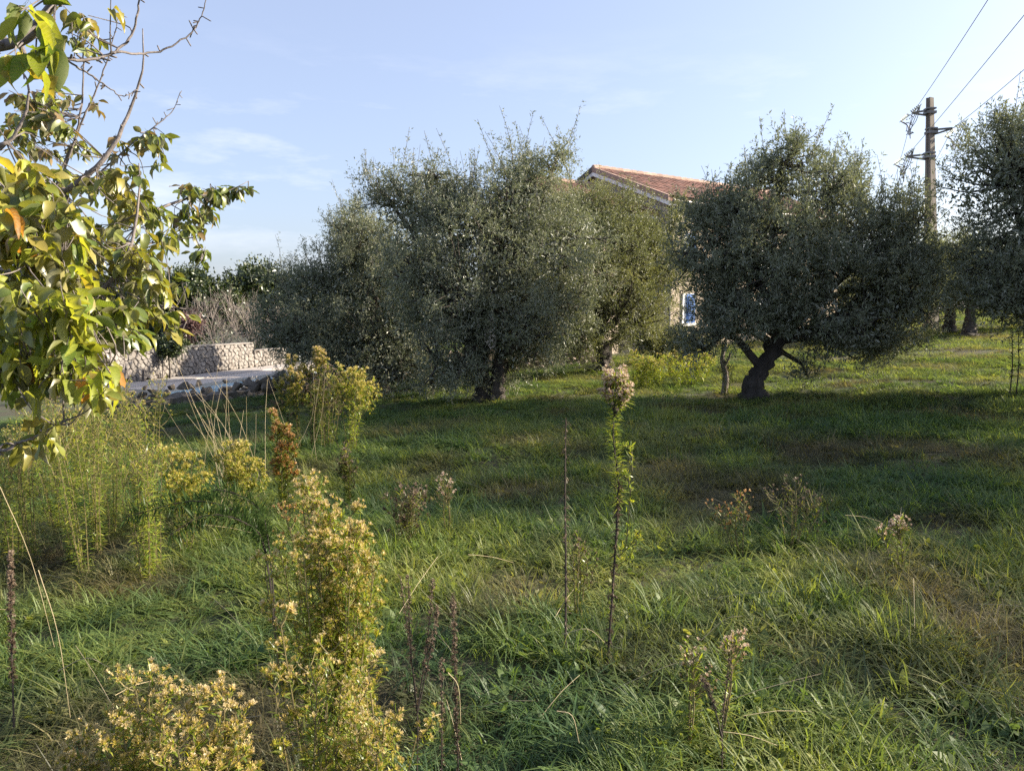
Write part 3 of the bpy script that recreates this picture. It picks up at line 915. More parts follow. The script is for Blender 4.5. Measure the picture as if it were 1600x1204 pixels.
# middle olive with the twin trunk
bB = G(765, 626)
olive('tall olive tree with a thick twin trunk in the middle of the meadow', bB,
      [[bB + np.array([-.13, 0, -.1]), bB + np.array([-.12, 0, .35]), bB + np.array([-.2, .05, .95])], [bB + np.array([.10, .02, -.1]), bB + np.array([.13, 0, .35]), bB + np.array([.22, .05, .95])]],
      [lobe(760, 420, bB[1] + .1, 105, 85, 1.7), lobe(640, 320, bB[1] + .5, 68, 48, 1.1), lobe(700, 345, bB[1], 68, 52, 1.1), lobe(820, 275, bB[1] + .4, 52, 36, .8), lobe(600, 300, bB[1] + .9, 24, 26, .5), lobe(790, 330, bB[1], 80, 55, 1.2),
       lobe(850, 400, bB[1] + .3, 78, 75, 1.3), lobe(700, 470, bB[1] - .5, 75, 75, 1.2), lobe(800, 500, bB[1] - .3, 72, 60, 1.1), lobe(735, 560, bB[1] - .4, 42, 40, .6), lobe(690, 560, bB[1] - .6, 50, 42, .8), lobe(800, 545, bB[1] - .2, 50, 36, .8), lobe(870, 500, bB[1] + .2, 60, 50, .9), lobe(660, 440, bB[1] - .2, 70, 70, 1.1), lobe(725, 582, bB[1] - .7, 42, 30, .5), lobe(790, 568, bB[1] + .5, 36, 32, .5), lobe(840, 535, bB[1] + .2, 48, 34, .8), lobe(870, 250, bB[1] + .4, 26, 30, .5), lobe(690, 290, bB[1] + .4, 50, 30, .8), lobe(900, 370, bB[1] + .5, 50, 52, .9), lobe(905, 450, bB[1] + .4, 45, 55, .9)], 860, 32, shoots=120, core=9000, tr=.16, shoot_len=.8, droop=.08)
# olive behind, leaning trunk; yellow sunlight is put into its leaf colour
bC = G(943, 580)
olive('olive tree in a sunlit-yellow leaf tone, with a short black trunk leaning left before the house', bC,
      [[bC + np.array([.05, 0, -.1]), bC + np.array([0, 0, .35]), bC + np.array([-.3, .05, .95])]],
      [lobe(920, 410, bC[1], 95, 95, 1.8), lobe(970, 365, bC[1] + .3, 70, 52, 1.3), lobe(900, 330, bC[1] + .3, 55, 40, 1.1), lobe(1020, 420, bC[1] + .4, 60, 75, 1.3), lobe(880, 480, bC[1] - .3, 65, 62, 1.2), lobe(960, 480, bC[1] - .2, 55, 55, 1.1), lobe(1005, 375, bC[1] + .3, 45, 40, .9), lobe(900, 530, bC[1] - .4, 60, 32, .9), lobe(1045, 400, bC[1] + .6, 46, 66, 1.0), lobe(1060, 340, bC[1] + .6, 26, 30, .6), lobe(905, 325, bC[1] + .1, 50, 46, .9), lobe(965, 345, bC[1] + .2, 62, 42, 1.0), lobe(890, 530, bC[1] - .5, 50, 36, .8), lobe(985, 505, bC[1], 50, 40, .9)], 580, 33, mat=M_OLIVEY, shoots=70, core=9000, tr=.22, droop=.06)
# grey-green bush in front of the house wall
bS = onground(1030, 21.5)
olive('silvery grey-green bush below the blue shutter of the house', bS, [[bS - np.array([0, 0, .1]), bS + np.array([0, 0, .3]), bS + np.array([.05, 0, .6])]],
      [lobe(1015, 532, 21.5, 42, 34, .8), lobe(1060, 545, 21.7, 42, 28, .8), lobe(1095, 545, 21.6, 30, 24, .6)], 130, 34, mat=M_OLIVEY, shoots=20, core=1800, tr=.07, name='silvery_bush', shoot_len=.4, cat='bush', limb_r=.04)
# right-hand olive
bD = G(1180, 622)
kD = bD[1] / 1200
def pD(px, py, dy=0): return P(px, py, bD[1] + dy)
olive('upright olive tree with a dark leaning trunk on the right of the meadow', bD,
      [[bD + np.array([-.02, 0, -.1]), pD(1178, 600), pD(1192, 575), pD(1212, 545, .05), pD(1220, 520, .1)]],
      [lobe(1230, 410, bD[1], 105, 85, 1.6), lobe(1145, 325, bD[1] + .2, 48, 58, .9), lobe(1215, 270, bD[1], 40, 48, .7), lobe(1300, 300, bD[1] + .2, 55, 48, .9), lobe(1110, 470, bD[1] + .1, 30, 42, .6), lobe(1425, 355, bD[1], 32, 36, .7), lobe(1432, 440, bD[1] - .1, 34, 50, .7), lobe(1400, 530, bD[1] - .3, 50, 26, .8), lobe(1085, 535, bD[1] - .1, 34, 28, .6), lobe(1335, 540, bD[1] - .3, 45, 22, .7), lobe(1140, 425, bD[1] + .1, 48, 60, 1.0),
       lobe(1340, 370, bD[1], 75, 58, 1.2), lobe(1400, 410, bD[1] - .1, 48, 52, .9), lobe(1370, 470, bD[1] - .2, 70, 55, 1.1), lobe(1150, 480, bD[1] - .1, 44, 38, .8), lobe(1250, 490, bD[1] - .2, 85, 42, 1.2), lobe(1245, 580, bD[1] + .2, 26, 18, .3), lobe(1085, 400, bD[1] + .2, 36, 42, .7), lobe(1085, 350, bD[1] + .3, 30, 34, .6), lobe(1130, 500, bD[1], 40, 36, .8), lobe(1330, 520, bD[1] - .3, 70, 34, 1.0), lobe(1410, 490, bD[1] - .3, 45, 42, .8)], 800, 35, shoots=170, core=7500, tr=.17, shoot_len=.75, leaf=.078, lw=.02)
# olive at the right edge
bE = onground(1700, 12.3)
olive('large olive tree cut by the right edge of the picture', bE,
      [[bE - np.array([0, 0, .1]), bE + np.array([.05, 0, .6]), bE + np.array([-.1, 0, 1.3])]],
      [lobe(1590, 400, 12.2, 90, 95, 1.5), lobe(1570, 280, 12.3, 75, 75, 1.3), lobe(1640, 240, 12.5, 75, 80, 1.2), lobe(1690, 340, 12.6, 100, 120, 1.6), lobe(1560, 470, 12.0, 55, 40, 1.0), lobe(1660, 470, 12.0, 90, 50, 1.2), lobe(1800, 400, 12.3, 90, 100, 1.5)], 560, 36, shoots=120, core=6500, tr=.25, leaf=.074, lw=.019)
# olives far back on the right
for (px, pbase, D, lb, seed, lab) in ((1478, 487, 30, [(1475, 430, 48, 48, 1.8), (1440, 440, 45, 42, 1.4), (1500, 410, 40, 34, 1.4), (1455, 400, 30, 24, 1.0)], 41, 'distant olive tree whose dark trunk shows beside the concrete pole'),
                                     (1509, 497, 28, [(1515, 420, 55, 55, 1.8), (1560, 440, 60, 48, 1.8), (1480, 450, 40, 30, 1.2)], 42, 'distant olive tree with a straight pale trunk right of the concrete pole'),
                                     (1360, 500, 38, [(1360, 450, 75, 45, 2.2), (1310, 470, 55, 40, 1.8), (1420, 455, 50, 38, 1.6)], 43, 'distant olive tree half hidden behind the upright olive tree'),
                                     (1640, 498, 31, [(1640, 430, 90, 55, 2.2), (1590, 455, 50, 35, 1.6)], 44, 'distant olive tree behind the tree at the right edge')):
    b = onground(px, D)
    olive(lab, b, [[b - np.array([0, 0, .1]), b + np.array([.03, 0, .5]), b + np.array([.0, 0, 1.2])]],
          [lobe(q[0], q[1], D, q[2], q[3], q[4]) for q in lb], 170, seed, shoots=25, core=3500, tr=.24, leaf=.13, lw=.035, per=8, twigs=11)
# an olive beyond the right edge whose shade falls over the near grass
for (x_, y_, hgt, seed, wh) in ((9.9, 8.8, 6.2, 45, 'the middle one'), (10.8, 5.4, 4.7, 46, 'the nearest one'), (11.8, 11.8, 6.2, 47, 'the farthest one')):
    b = np.array([x_, y_, float(gh(x_, y_))])
    olive('olive tree outside the picture on the right that shades the grass, ' + wh, b, [[b - np.array([0, 0, .1]), b + np.array([.05, 0, .6]), b + np.array([0, .05, 1.3])]],
          [(x_, y_, b[2] + hgt * .62, 1.5, 1.5, hgt * .34), (x_ + .9, y_ - .9, b[2] + hgt * .58, 1.2, 1.2, 1.2), (x_ - .6, y_ + 1.1, b[2] + hgt * .6, 1.3, 1.3, 1.2), (x_ + .2, y_ - 1.2, b[2] + hgt * .5, 1.1, 1.0, 1.0)], 260, seed, shoots=30, core=6000, tr=.22, per=9)


def evergreen(label, px, D, lobes, seed, n=5200, mat=None, name='evergreen_tree', cat='tree', leaf=.26, group=None, tr=.2):
    g = np.random.default_rng(seed); b = onground(px, D); root = empty(name, b, label, cat, group)
    Lb = np.array([lobe(q[0], q[1], D + q[5], q[2], q[3], q[4]) for q in lobes])
    mb = MB(); mb.tube(curve([b - np.array([0, 0, .3]), (b + Lb[0, :3]) / 2 + np.array([.2, 0, 0]), Lb[0, :3]], 8), [tr, tr * .4], 8, rough=.2); mb.build('trunk', M_BARK, root)
    mb = MB()
    nc = 110 * len(Lb); li = g.integers(0, len(Lb), nc); d = rdir(nc, g)
    C = Lb[li, :3] + d * Lb[li, 3:6] * (.75 + .3 * g.random(nc))[:, None]
    ct = np.clip(g.normal(.42, .2, nc), 0, 1)
    ci = g.integers(0, nc, n); s_ = D / 60
    pos = C[ci] + g.normal(size=(n, 3)) * .26 * s_
    scatter(mb, DIA_V, DIA_F, pos, unit(d[ci] * .5 + rdir(n, g)), unit(rdir(n, g) + np.array([0, 0, .8]) + d[ci]), leaf * s_ * g.uniform(.6, 1.3, n), leaf * .6 * s_ * g.uniform(.6, 1.2, n), np.clip(ct[ci] + g.normal(0, .12, n), 0, 1))
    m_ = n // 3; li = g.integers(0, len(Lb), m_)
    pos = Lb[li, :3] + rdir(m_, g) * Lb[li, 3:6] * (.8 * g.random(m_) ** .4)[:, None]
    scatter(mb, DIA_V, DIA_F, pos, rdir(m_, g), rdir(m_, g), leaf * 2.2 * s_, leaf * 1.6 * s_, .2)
    mb.build('crown', mat or M_EVER, root, kind='stuff')
    return root


evergreen('rounded dark evergreen tree behind the bare shrub, next to the left olive', 400, 62, [(400, 445, 50, 38, 3.0, 0), (375, 470, 40, 40, 3, -1), (440, 460, 45, 45, 3, 1), (420, 500, 60, 40, 3, 0)], 51, n=7000)
evergreen('dense dark evergreen tree behind the cream wall, touching the fruit tree leaves', 300, 58, [(300, 450, 50, 34, 2.8, 0), (265, 470, 42, 40, 2.8, 0), (330, 485, 45, 45, 2.6, -1), (280, 510, 60, 40, 3, 0)], 52, n=7000)
evergreen('grey-green tree seen between the fruit tree leaves above the wall', 215, 60, [(215, 470, 50, 45, 2.8, 0), (160, 480, 60, 50, 3, 0), (80, 485, 60, 50, 3, 1), (10, 480, 60, 50, 3, 1)], 53, n=7000)
evergreen('dark evergreen mass behind the left olive and the end of the wall', 485, 48, [(485, 495, 45, 50, 2.4, 0), (530, 480, 50, 60, 2.4, 1), (450, 525, 40, 28, 1.5, 0)], 54, n=6000)
evergreen('dark evergreen tree added behind the broad dark olive to shade the cream wall, nearer one', 603, 30.5, [(603, 458, 60, 75, 1.7, 0), (590, 500, 60, 50, 1.7, 0)], 58, n=5000, leaf=.40)  # added out of sight behind the olive to shade the cream wall
evergreen('dark evergreen tree added behind the broad dark olive to shade the cream wall, farther one', 609, 34.8, [(609, 460, 62, 72, 1.9, 0), (590, 500, 60, 50, 1.9, 0)], 59, n=5000, leaf=.36)  # second added tree, shades the farther stretch of the cream wall
evergreen('distant low evergreen tree behind the house on the right of the pole', 1440, 70, [(1450, 445, 60, 40, 4, 0), (1540, 440, 70, 48, 4, 1), (1380, 450, 60, 40, 4, 1), (1640, 430, 90, 55, 4, 1)], 55, n=6000)
evergreen('reddish shrub leaning over the top of the cream wall', 297, 33.5, [(297, 505, 17, 14, .5, 0), (283, 517, 14, 12, .4, 0)], 56, n=1500, mat=M_RED, name='red_shrub', cat='shrub', leaf=.20, tr=.05)
evergreen('small dark shrub hanging down over the cream wall', 252, 30.8, [(262, 548, 18, 11, .3, -.2), (242, 540, 18, 13, .3, 0), (275, 535, 14, 12, .3, 0)], 57, n=1500, mat=M_EVER, name='dark_shrub', cat='shrub', leaf=.20, tr=.05)


# bare grey shrubs behind the wall
def bare_shrub(label, px, D, top, spread, seed, n0=9, name='bare_shrub'):
    g = np.random.default_rng(seed); b = onground(px, D); b[2] = max(b[2], -.75)
    root = empty(name, b, label, 'shrub'); H = P(px, top, D)[2] - b[2]
    tw = [MB(), MB()]

    def grow(p, d, ln, r, lev):
        q = p + d * ln; mid = (p + q) / 2 + g.normal(size=3) * ln * .07
        tw[0 if lev < 1 else 1].tube(curve([p, mid, q], 4), [r, r * .6], 4 if lev < 2 else 3, cap=False)
        if lev >= 4: return
        for _ in range(3 if lev < 3 else 4):
            t = g.uniform(.35, 1)
            nd = unit(d + g.normal(size=3) * .48 + np.array([0, 0, .22]))
            grow(p * (1 - t) + q * t, nd, ln * g.uniform(.5, .8), r * .58, lev + 1)
    for _ in range(n0):
        d = unit(np.array([g.normal() * spread, g.normal() * .4, 1.0]))
        grow(b + g.normal(size=3) * np.array([.25, .2, 0]), d, H * .40 * g.uniform(.7, 1.1), .035, 0)
    tw[0].build('stems', M_GREYTW, root); tw[1].build('twigs', M_GREYTW, root, kind='stuff')


bare_shrub('bare grey shrub with pale twigs rising behind the high part of the cream wall', 340, 44, 430, .38, 61, 8)
bare_shrub('taller bare grey-brown shrub behind the step in the cream wall', 400, 45, 415, .35, 62, 9)
bare_shrub('bare brown shrub in the shade behind the low end of the cream wall', 450, 46, 455, .35, 63, 8)

# ------------------------------------------------------------------ grass (uncountable: instanced tufts)
def tuft(name, n, L0, L1, w, th, kap, rad, seed, segs=4):
    g = random.Random(seed); mb = MB()
    for _ in range(n):
        az = g.uniform(0, 6.283); r_ = rad * math.sqrt(g.random()); p = np.array([r_ * math.cos(az), r_ * math.sin(az), 0.0])
        az2 = az + g.gauss(0, .9); h = np.array([math.cos(az2), math.sin(az2), 0]); side = np.array([-h[1], h[0], 0])
        Ln = g.uniform(L0, L1); a = abs(g.gauss(th, th * .5)); kp = g.gauss(kap, kap * .45); tw = g.uniform(-.5, .5)
        Vv = []; ww = w * g.uniform(.7, 1.3)
        for s in range(segs + 1):
            t = s / segs
            wd = ww * (1 - t) ** .6 * (.7 + .6 * min(1, t * 3)) if s < segs else 0
            sd = side * math.cos(tw * t) + np.array([0, 0, math.sin(tw * t)])
            if s < segs:
                Vv += [p - sd * wd / 2, p + sd * wd / 2]
            else:
                Vv += [p]
            aa = min(a + kp * t, 2.6); p = p + (h * math.sin(aa) + np.array([0, 0, math.cos(aa)])) * Ln / segs
        Fs = [[2 * s, 2 * s + 1, 2 * s + 3, 2 * s + 2] for s in range(segs - 1)] + [[2 * segs - 2, 2 * segs - 1, 2 * segs]]
        mb.add(Vv, Fs)
    me = mesh(name, np.concatenate(mb.V), mb.F, M_GRASS)
    return bpy.data.objects.new(name, me)


def herb(name, n, size, seed):
    g = random.Random(seed); mb = MB()
    for _ in range(n):
        az = g.uniform(0, 6.283); el = g.uniform(.1, 1.2); l = size * g.uniform(.5, 1.1)
        st = np.array([g.gauss(0, .04), g.gauss(0, .04), g.uniform(.01, .06)])
        d = np.array([math.cos(az) * math.cos(el), math.sin(az) * math.cos(el), math.sin(el)])
        scatter(mb, NAR_V, NAR_F, st[None, :], d[None, :], np.array([[0, 0, 1.0]]), l, l * .42, .5)
    return bpy.data.objects.new(name, mesh(name, np.concatenate(mb.V), mb.F, M_GRASS))


TUFTS = [tuft('grass_tuft', 30, .12, .30, .0058, .40, 2.1, .07, 1), tuft('grass_tuft', 26, .14, .34, .0066, .45, 2.4, .08, 2), tuft('grass_tuft', 34, .08, .24, .005, .5, 2.0, .09, 3), tuft('grass_tuft', 18, .16, .38, .007, .6, 2.2, .06, 4),
         tuft('grass_tuft', 40, .06, .17, .004, .35, 1.0, .09, 5, 3), tuft('grass_tuft', 36, .08, .22, .0042, .5, 1.3, .1, 6, 3), herb('herb_tuft', 16, .07, 7), herb('herb_tuft', 12, .10, 8),
         tuft('straw_tuft', 24, .12, .34, .003, 1.0, 1.0, .12, 9, 3), tuft('straw_tuft', 18, .15, .42, .003, 1.2, .6, .14, 10, 3)]

DRY = [(820, 925, .34, .95), (1020, 1035, .30, .8), (760, 960, .28, .8), (90, 875, .65, .9), (250, 840, .55, .85), (40, 930, .4, .7), (640, 785, .25, .8), (1050, 690, .9, .45), (1220, 690, 1.0, .5), (640, 680, .9, .8), (1430, 930, .35, .75), (1120, 960, .28, .5),
       (1480, 985, .3, .7), (1560, 720, .9, .5), (1310, 545, 2.5, .55), (1060, 830, .35, .6), (900, 660, 1.0, .35), (1330, 620, 1.5, .45), (1240, 545, 2.0, .8), (1130, 595, .8, .4), (1490, 630, 1.0, .4), (520, 640, .8, .6), (880, 860, .2, .6), (1380, 1060, .4, .6), (1250, 1010, .35, .5), (1560, 1080, .35, .5)]
DRYW = [(G(a, b), r_, s_) for (a, b, r_, s_) in DRY]
pts = []
for (d0, d1, dens) in ((1.0, 2.6, 250), (2.6, 4.5, 225), (4.5, 8, 165), (8, 13, 110), (13, 20, 62), (20, 32, 26), (32, 62, 8)):
    wmax = .74 * d1 + 1.6; n = int(dens * (d1 - d0) * 2 * wmax)
    y = rng.uniform(d0, d1, n); x = rng.uniform(-wmax, wmax, n)
    ok = np.abs(x) < .74 * y + 1.6
    pts.append(np.stack([x[ok], y[ok]], -1))
pts = np.concatenate(pts)
x, y = pts[:, 0], pts[:, 1]
inpool = (x < -5.5) & (y > 19.4 + .0 * x)
rel = (np.stack([x, y], -1) - wO); bb = rel @ wn
hl = np.stack([x, y], -1) - hO; inh = ((hl @ e1) > -3.4) & ((hl @ e1) < 10.5) & (np.abs(hl @ e2) < 3.8)
keep = ~(inpool) & ~inh
keep &= rng.random(len(x)) < .50 + .50 * sst(.22, .52, vnoise(x * 2.3 + 40, y * 2.3))
x, y = x[keep], y[keep]; n = len(x)
dry = np.clip((vnoise(x * 1.3 + 11, y * 1.3) - .56) * 2.4, 0, .75) + .16 * rng.random(n) + .22 * sst(12, 17, y) * sst(-1, 6, x) * rng.random(n)  # last term: sunlit yellowing of the far grass, put in as dryness
for (c, r_, s_) in DRYW:
    dd = np.hypot(x - c[0], (y - c[1]) / 1.25); dry = np.maximum(dry, s_ * np.exp(-(dd / r_) ** 2 * 1.2) * (.6 + .6 * rng.random(n)))
dry = np.clip(dry, 0, 1)
tint = np.clip(.40 + .75 * (vnoise(x * .9, y * .9 + 5) - .5) + .5 * (vnoise(x * 3.1 + 4, y * 3.1) - .5) + rng.normal(0, .17, n) + .10 * (y < 5), 0, 1)  # last term lightens the near grass to look sunlit
tint = np.where((y > 14) & (x > -1), np.clip(tint + .14, 0, 1), tint)  # far grass tinted lighter, sunlight past the olives put into its colour
hgt = .34 + .62 * vnoise(x * 1.1 + 30, y * 1.1) + .50 * vnoise(x * 2.3 + 40, y * 2.3) + .25 * (vnoise(x * 4, y * 4) - .5)
hgt = np.where(y < 5, hgt * .76, hgt * .88) * np.where(y > 13, .80, 1)
hgt *= 1 - .35 * np.clip(dry - .4, 0, 1)
idx = rng.choice([0, 1, 2, 3, 4, 5, 6, 7], n, p=[.16, .12, .23, .04, .15, .12, .10, .08])
far = y > 12
idx = np.where(far & (rng.random(n) < .55), rng.choice([4, 5, 2, 6, 7], n, p=[.3, .25, .25, .12, .08]), idx)
str_ = rng.random(n) < np.clip(dry * 1.1 - .25, 0, .85)
idx = np.where(str_, rng.choice([8, 9], n), idx)
widen = np.where(y < 8, 1.0, np.where(y < 16, 1.25, np.where(y < 30, 1.8, 2.8)))
sc = np.stack([widen * rng.uniform(.85, 1.2, n), widen * rng.uniform(.85, 1.2, n), hgt * np.where(y > 20, 1.15, 1)], -1)
rot = np.stack([rng.normal(0, .12, n), rng.normal(0, .12, n), rng.uniform(0, 6.283, n)], -1)
gm = bpy.data.meshes.new('grass'); gm.from_pydata(np.stack([x, y, gh(x, y) - .012], -1).tolist(), [], [])
for nm, ty, arr in (('tint', 'FLOAT', tint), ('dry', 'FLOAT', dry), ('pick', 'INT', idx), ('gscale', 'FLOAT_VECTOR', sc), ('grot', 'FLOAT_VECTOR', rot)):
    a = gm.attributes.new(nm, ty, 'POINT'); a.data.foreach_set('vector' if ty == 'FLOAT_VECTOR' else 'value', np.asarray(arr, np.int32 if ty == 'INT' else np.float32).reshape(-1))
gm.materials.append(M_GRASS)
grass = link('grass', gm, kind='stuff'); tag(grass, 'long tufted meadow grass with green and dried patches', 'grass')
ng = bpy.data.node_groups.new('grass_tufts', 'GeometryNodeTree')
ng.interface.new_socket('Geometry', in_out='INPUT', socket_type='NodeSocketGeometry'); ng.interface.new_socket('Geometry', in_out='OUTPUT', socket_type='NodeSocketGeometry')
gi = ng.nodes.new('NodeGroupInput'); gout = ng.nodes.new('NodeGroupOutput'); iop = ng.nodes.new('GeometryNodeInstanceOnPoints')
gti = ng.nodes.new('GeometryNodeGeometryToInstance')
for t in reversed(TUFTS):
    oi = ng.nodes.new('GeometryNodeObjectInfo'); oi.inputs['Object'].default_value = t
    ng.links.new(oi.outputs['Geometry'], gti.inputs[0])


def named(nm, ty):
    a = ng.nodes.new('GeometryNodeInputNamedAttribute'); a.data_type = ty; a.inputs['Name'].default_value = nm
    return a.outputs['Attribute']


iop.inputs['Pick Instance'].default_value = True
ng.links.new(gi.outputs[0], iop.inputs['Points']); ng.links.new(gti.outputs[0], iop.inputs['Instance'])
ng.links.new(named('pick', 'INT'), iop.inputs['Instance Index']); ng.links.new(named('grot', 'FLOAT_VECTOR'), iop.inputs['Rotation']); ng.links.new(named('gscale', 'FLOAT_VECTOR'), iop.inputs['Scale'])
ng.links.new(iop.outputs[0], gout.inputs[0])
md = grass.modifiers.new('tufts', 'NODES'); md.node_group = ng


# ------------------------------------------------------------------ weeds
def weed(name, label, top, base, W=.3, nst=5, pf=.5, heads=300, hs=.011, leaves=250, ll=.045, lw=.006, bare=.1, lmat=None, hmat=None, smat=None, stems=None, group=None, seed=0, rs_=.004, fuzz=0, lup=.5, nb=12, blen=.42, ang=.9, taper=.6, cat='weed', ltint=(.5, .22), tipdrop=.35, greenline=.74):
    g = np.random.default_rng(seed + 900); top = np.asarray(top, float); base = np.asarray(base, float)
    root = empty(name, base, label, cat, group)
    lmat = lmat or M_WLEAF; hmat = hmat or M_HEAD; smat = smat or M_STEM
    sm, lf, hd = MB(), MB(), MB()
    if stems is None:
        stems = []; H = top[2] - base[2]
        for i in range(nst):
            o = g.normal(size=2) * W * .30 if nst > 1 else np.zeros(2)
            if i == 0: o *= .2
            tipz = H * (1 - tipdrop * min(1, np.linalg.norm(o) / (W * .5)) * g.uniform(.6, 1.1))
            f_ = tipz / H; ax = base + (top - base) * f_
            tip = np.array([ax[0] + o[0], ax[1] + o[1], base[2] + tipz])
            b = base + np.array([o[0] * .25, o[1] * .25, -.03])
            mid = (b + tip) / 2 + np.array([-o[0] * .10, -o[1] * .10, .0]) + g.normal(size=3) * .015
            stems.append([b, mid, tip])
    hp_, hd_, lp_, ld_ = [], [], [], []
    for st in stems:
        pth = curve(st, 12); k = len(pth); Ls = np.linalg.norm(pth[-1] - pth[0])
        sm.tube(pth, np.linspace(rs_, rs_ * .45, k), 5, cap=False)

        def at(t):
            u = t * (k - 1); i = np.clip(u.astype(int), 0, k - 2); f = (u - i)[:, None]
            return pth[i] * (1 - f) + pth[i + 1] * f, unit(pth[i + 1] - pth[i])
        n_l = int(leaves / len(stems))
        if n_l:
            t = bare + (1 - bare) * g.random(n_l); p_, tg = at(t)
            az = rdir(n_l, g); az = unit(az - tg * (az * tg).sum(1, keepdims=True))
            lp_.append(p_ + az * rs_ * .8); ld_.append(unit(az * 1.0 + tg * lup + g.normal(size=(n_l, 3)) * .25))
        if fuzz:
            n_f = int(fuzz / len(stems)); t = bare + (1 - bare) * g.random(n_f) ** .8; p_, tg = at(t)
            az = rdir(n_f, g); hp_.append(p_ + az * (rs_ + .004) * g.random(n_f)[:, None]); hd_.append(unit(az + tg * .8))
        if heads and pf > 0:
            n_b = nb; t = 1 - pf * g.random(n_b); t[:2] = 1; p_, tg = at(t)
            per = max(1, int(heads / len(stems) / n_b))
            for q in range(n_b):
                az = rdir(1, g)[0]; az = unit(az - tg[q] * (az @ tg[q]))
                Lb_ = W * blen * g.uniform(.5, 1.1) * (1 - taper * (1 - (1 - t[q]) / pf)) + .02
                d0 = unit(tg[q] * ang + az); e_ = p_[q] + d0 * Lb_ * .6; f_ = e_ + unit(d0 + np.array([0, 0, .7])) * Lb_ * .5
                bp = curve([p_[q], e_, f_], 4); sm.tube(bp, [rs_ * .4] * len(bp), 3, cap=False)
                s_ = .35 + .65 * g.random(per) ** .7
                ii_ = np.clip((s_ * (len(bp) - 1)).astype(int), 0, len(bp) - 2)
                pp = bp[ii_] + (bp[ii_ + 1] - bp[ii_]) * (s_ * (len(bp) - 1) - ii_)[:, None]
                dv = unit(rdir(per, g) * .8 + np.array([0, 0, .8]) + d0 * .4)
                hp_.append(pp + dv * g.uniform(.004, .028, per)[:, None] * (1 + W)); hd_.append(dv)
                n2 = per if leaves else 0
                if n2:
                    j = g.integers(0, per, n2); lp_.append(pp[j]); ld_.append(unit(d0 + rdir(n2, g)))
    if lp_:
        lp_ = np.concatenate(lp_); ld_ = np.concatenate(ld_); m_ = len(lp_)
        scatter(lf, NAR_V, NAR_F, lp_, ld_, unit(rdir(m_, g) * .5 + np.array([0, 0, 1])), ll * g.uniform(.5, 1.2, m_), lw * g.uniform(.7, 1.2, m_), np.clip(g.normal(ltint[0], ltint[1], m_), 0, 1))
    if hp_:
        hp_ = np.concatenate(hp_); hd_ = np.concatenate(hd_); m_ = len(hp_); z = hs * g.uniform(.6, 1.25, m_)
        scatter(hd, HD_V, HD_F, hp_, hd_, rdir(m_, g), z, z * .95, np.clip(.5 + ((hp_[:, 2] - base[2]) / max(.1, top[2] - base[2]) - greenline) * 1.1 + g.normal(0, .16, m_), 0, 1), tt=np.array(HD_T))
    sm.build('stem' if len(stems) == 1 else 'stems', smat, root)
    if lf.n: lf.build('leaves', lmat, root, kind='stuff')
    if hd.n: hd.build('seed_heads', hmat, root, kind='stuff')
    return root


# --- the big golden plant left of centre and its neighbours at the bottom of the picture
def tb(px, py, D, bpx=None): return P(px, py, D), onground(bpx if bpx is not None else px, D)


t_, b_ = tb(483, 752, 2.25, 525)
weed('flowering_weed', 'tallest golden seed-headed weed at front left of centre', t_, b_, W=.25, nst=16, pf=.66, heads=2100, hs=.0095, leaves=3200, ll=.038, lw=.0055, nb=17, seed=1, lmat=M_WBRIGHT, tipdrop=.30, blen=.34, rs_=.0035)
t_, b_ = tb(545, 800, 2.3, 540)
weed('flowering_weed', 'golden weed leaning right out of the tallest golden weed', t_, b_, W=.16, nst=8, pf=.62, heads=1150, hs=.0095, leaves=950, ll=.038, lw=.0055, nb=13, seed=2, lmat=M_WBRIGHT, tipdrop=.4, blen=.36, rs_=.0035)
t_, b_ = tb(412, 878, 2.2, 470)
weed('flowering_weed', 'small side weed leaning left from the tallest golden weed', t_, b_, W=.07, nst=2, pf=.35, heads=70, hs=.013, leaves=150, ll=.035, lw=.006, nb=7, seed=3)
t_, b_ = tb(440, 962, 2.05, 475)
weed('flowering_weed', 'small weed with a pale fluffy tip low beside the tallest golden weed', t_, b_, W=.08, nst=3, pf=.35, heads=110, hs=.014, leaves=240, ll=.035, lw=.006, nb=7, seed=4)
t_, b_ = tb(580, 1040, 1.95, 575)
weed('flowering_weed', 'low brownish-gold weed at the foot of the tallest golden weed, on its right', t_, b_, W=.22, nst=9, pf=.7, heads=900, hs=.0095, leaves=600, ll=.035, lw=.005, nb=13, seed=5, lmat=M_WBRIGHT)
t_, b_ = tb(500, 1000, 1.95, 510)
weed('flowering_weed', 'leafy yellow-green weed below the tallest golden weed at the bottom edge', t_, b_, W=.22, nst=7, pf=.45, heads=200, hs=.010, leaves=900, ll=.045, lw=.0055, nb=10, seed=6, lmat=M_WBRIGHT)
t_, b_ = tb(215, 1052, 1.8, 235)
weed('flowering_weed', 'golden weed at bottom left with the highest seed heads of its clump', t_, b_, W=.19, nst=10, pf=.65, heads=1050, hs=.0095, leaves=900, ll=.032, lw=.005, nb=13, seed=7, lmat=M_WBRIGHT)
t_, b_ = tb(290, 1098, 1.75, 285)
weed('flowering_weed', 'golden weed at bottom left, in the middle of its clump', t_, b_, W=.20, nst=10, pf=.65, heads=950, hs=.0095, leaves=1000, ll=.032, lw=.005, nb=12, seed=8, lmat=M_WBRIGHT)
t_, b_ = tb(352, 1078, 1.8, 345)
weed('flowering_weed', 'golden weed with one fluffy brown tip at the right end of the bottom left clump', t_, b_, W=.11, nst=6, pf=.55, heads=480, hs=.0105, leaves=520, ll=.032, lw=.005, nb=9, seed=9)
t_, b_ = tb(125, 1140, 1.8, 140)
weed('flowering_weed', 'low golden-brown weed at the left end of the bottom left clump', t_, b_, W=.18, nst=9, pf=.6, heads=800, hs=.009, leaves=600, ll=.03, lw=.005, nb=11, seed=10)
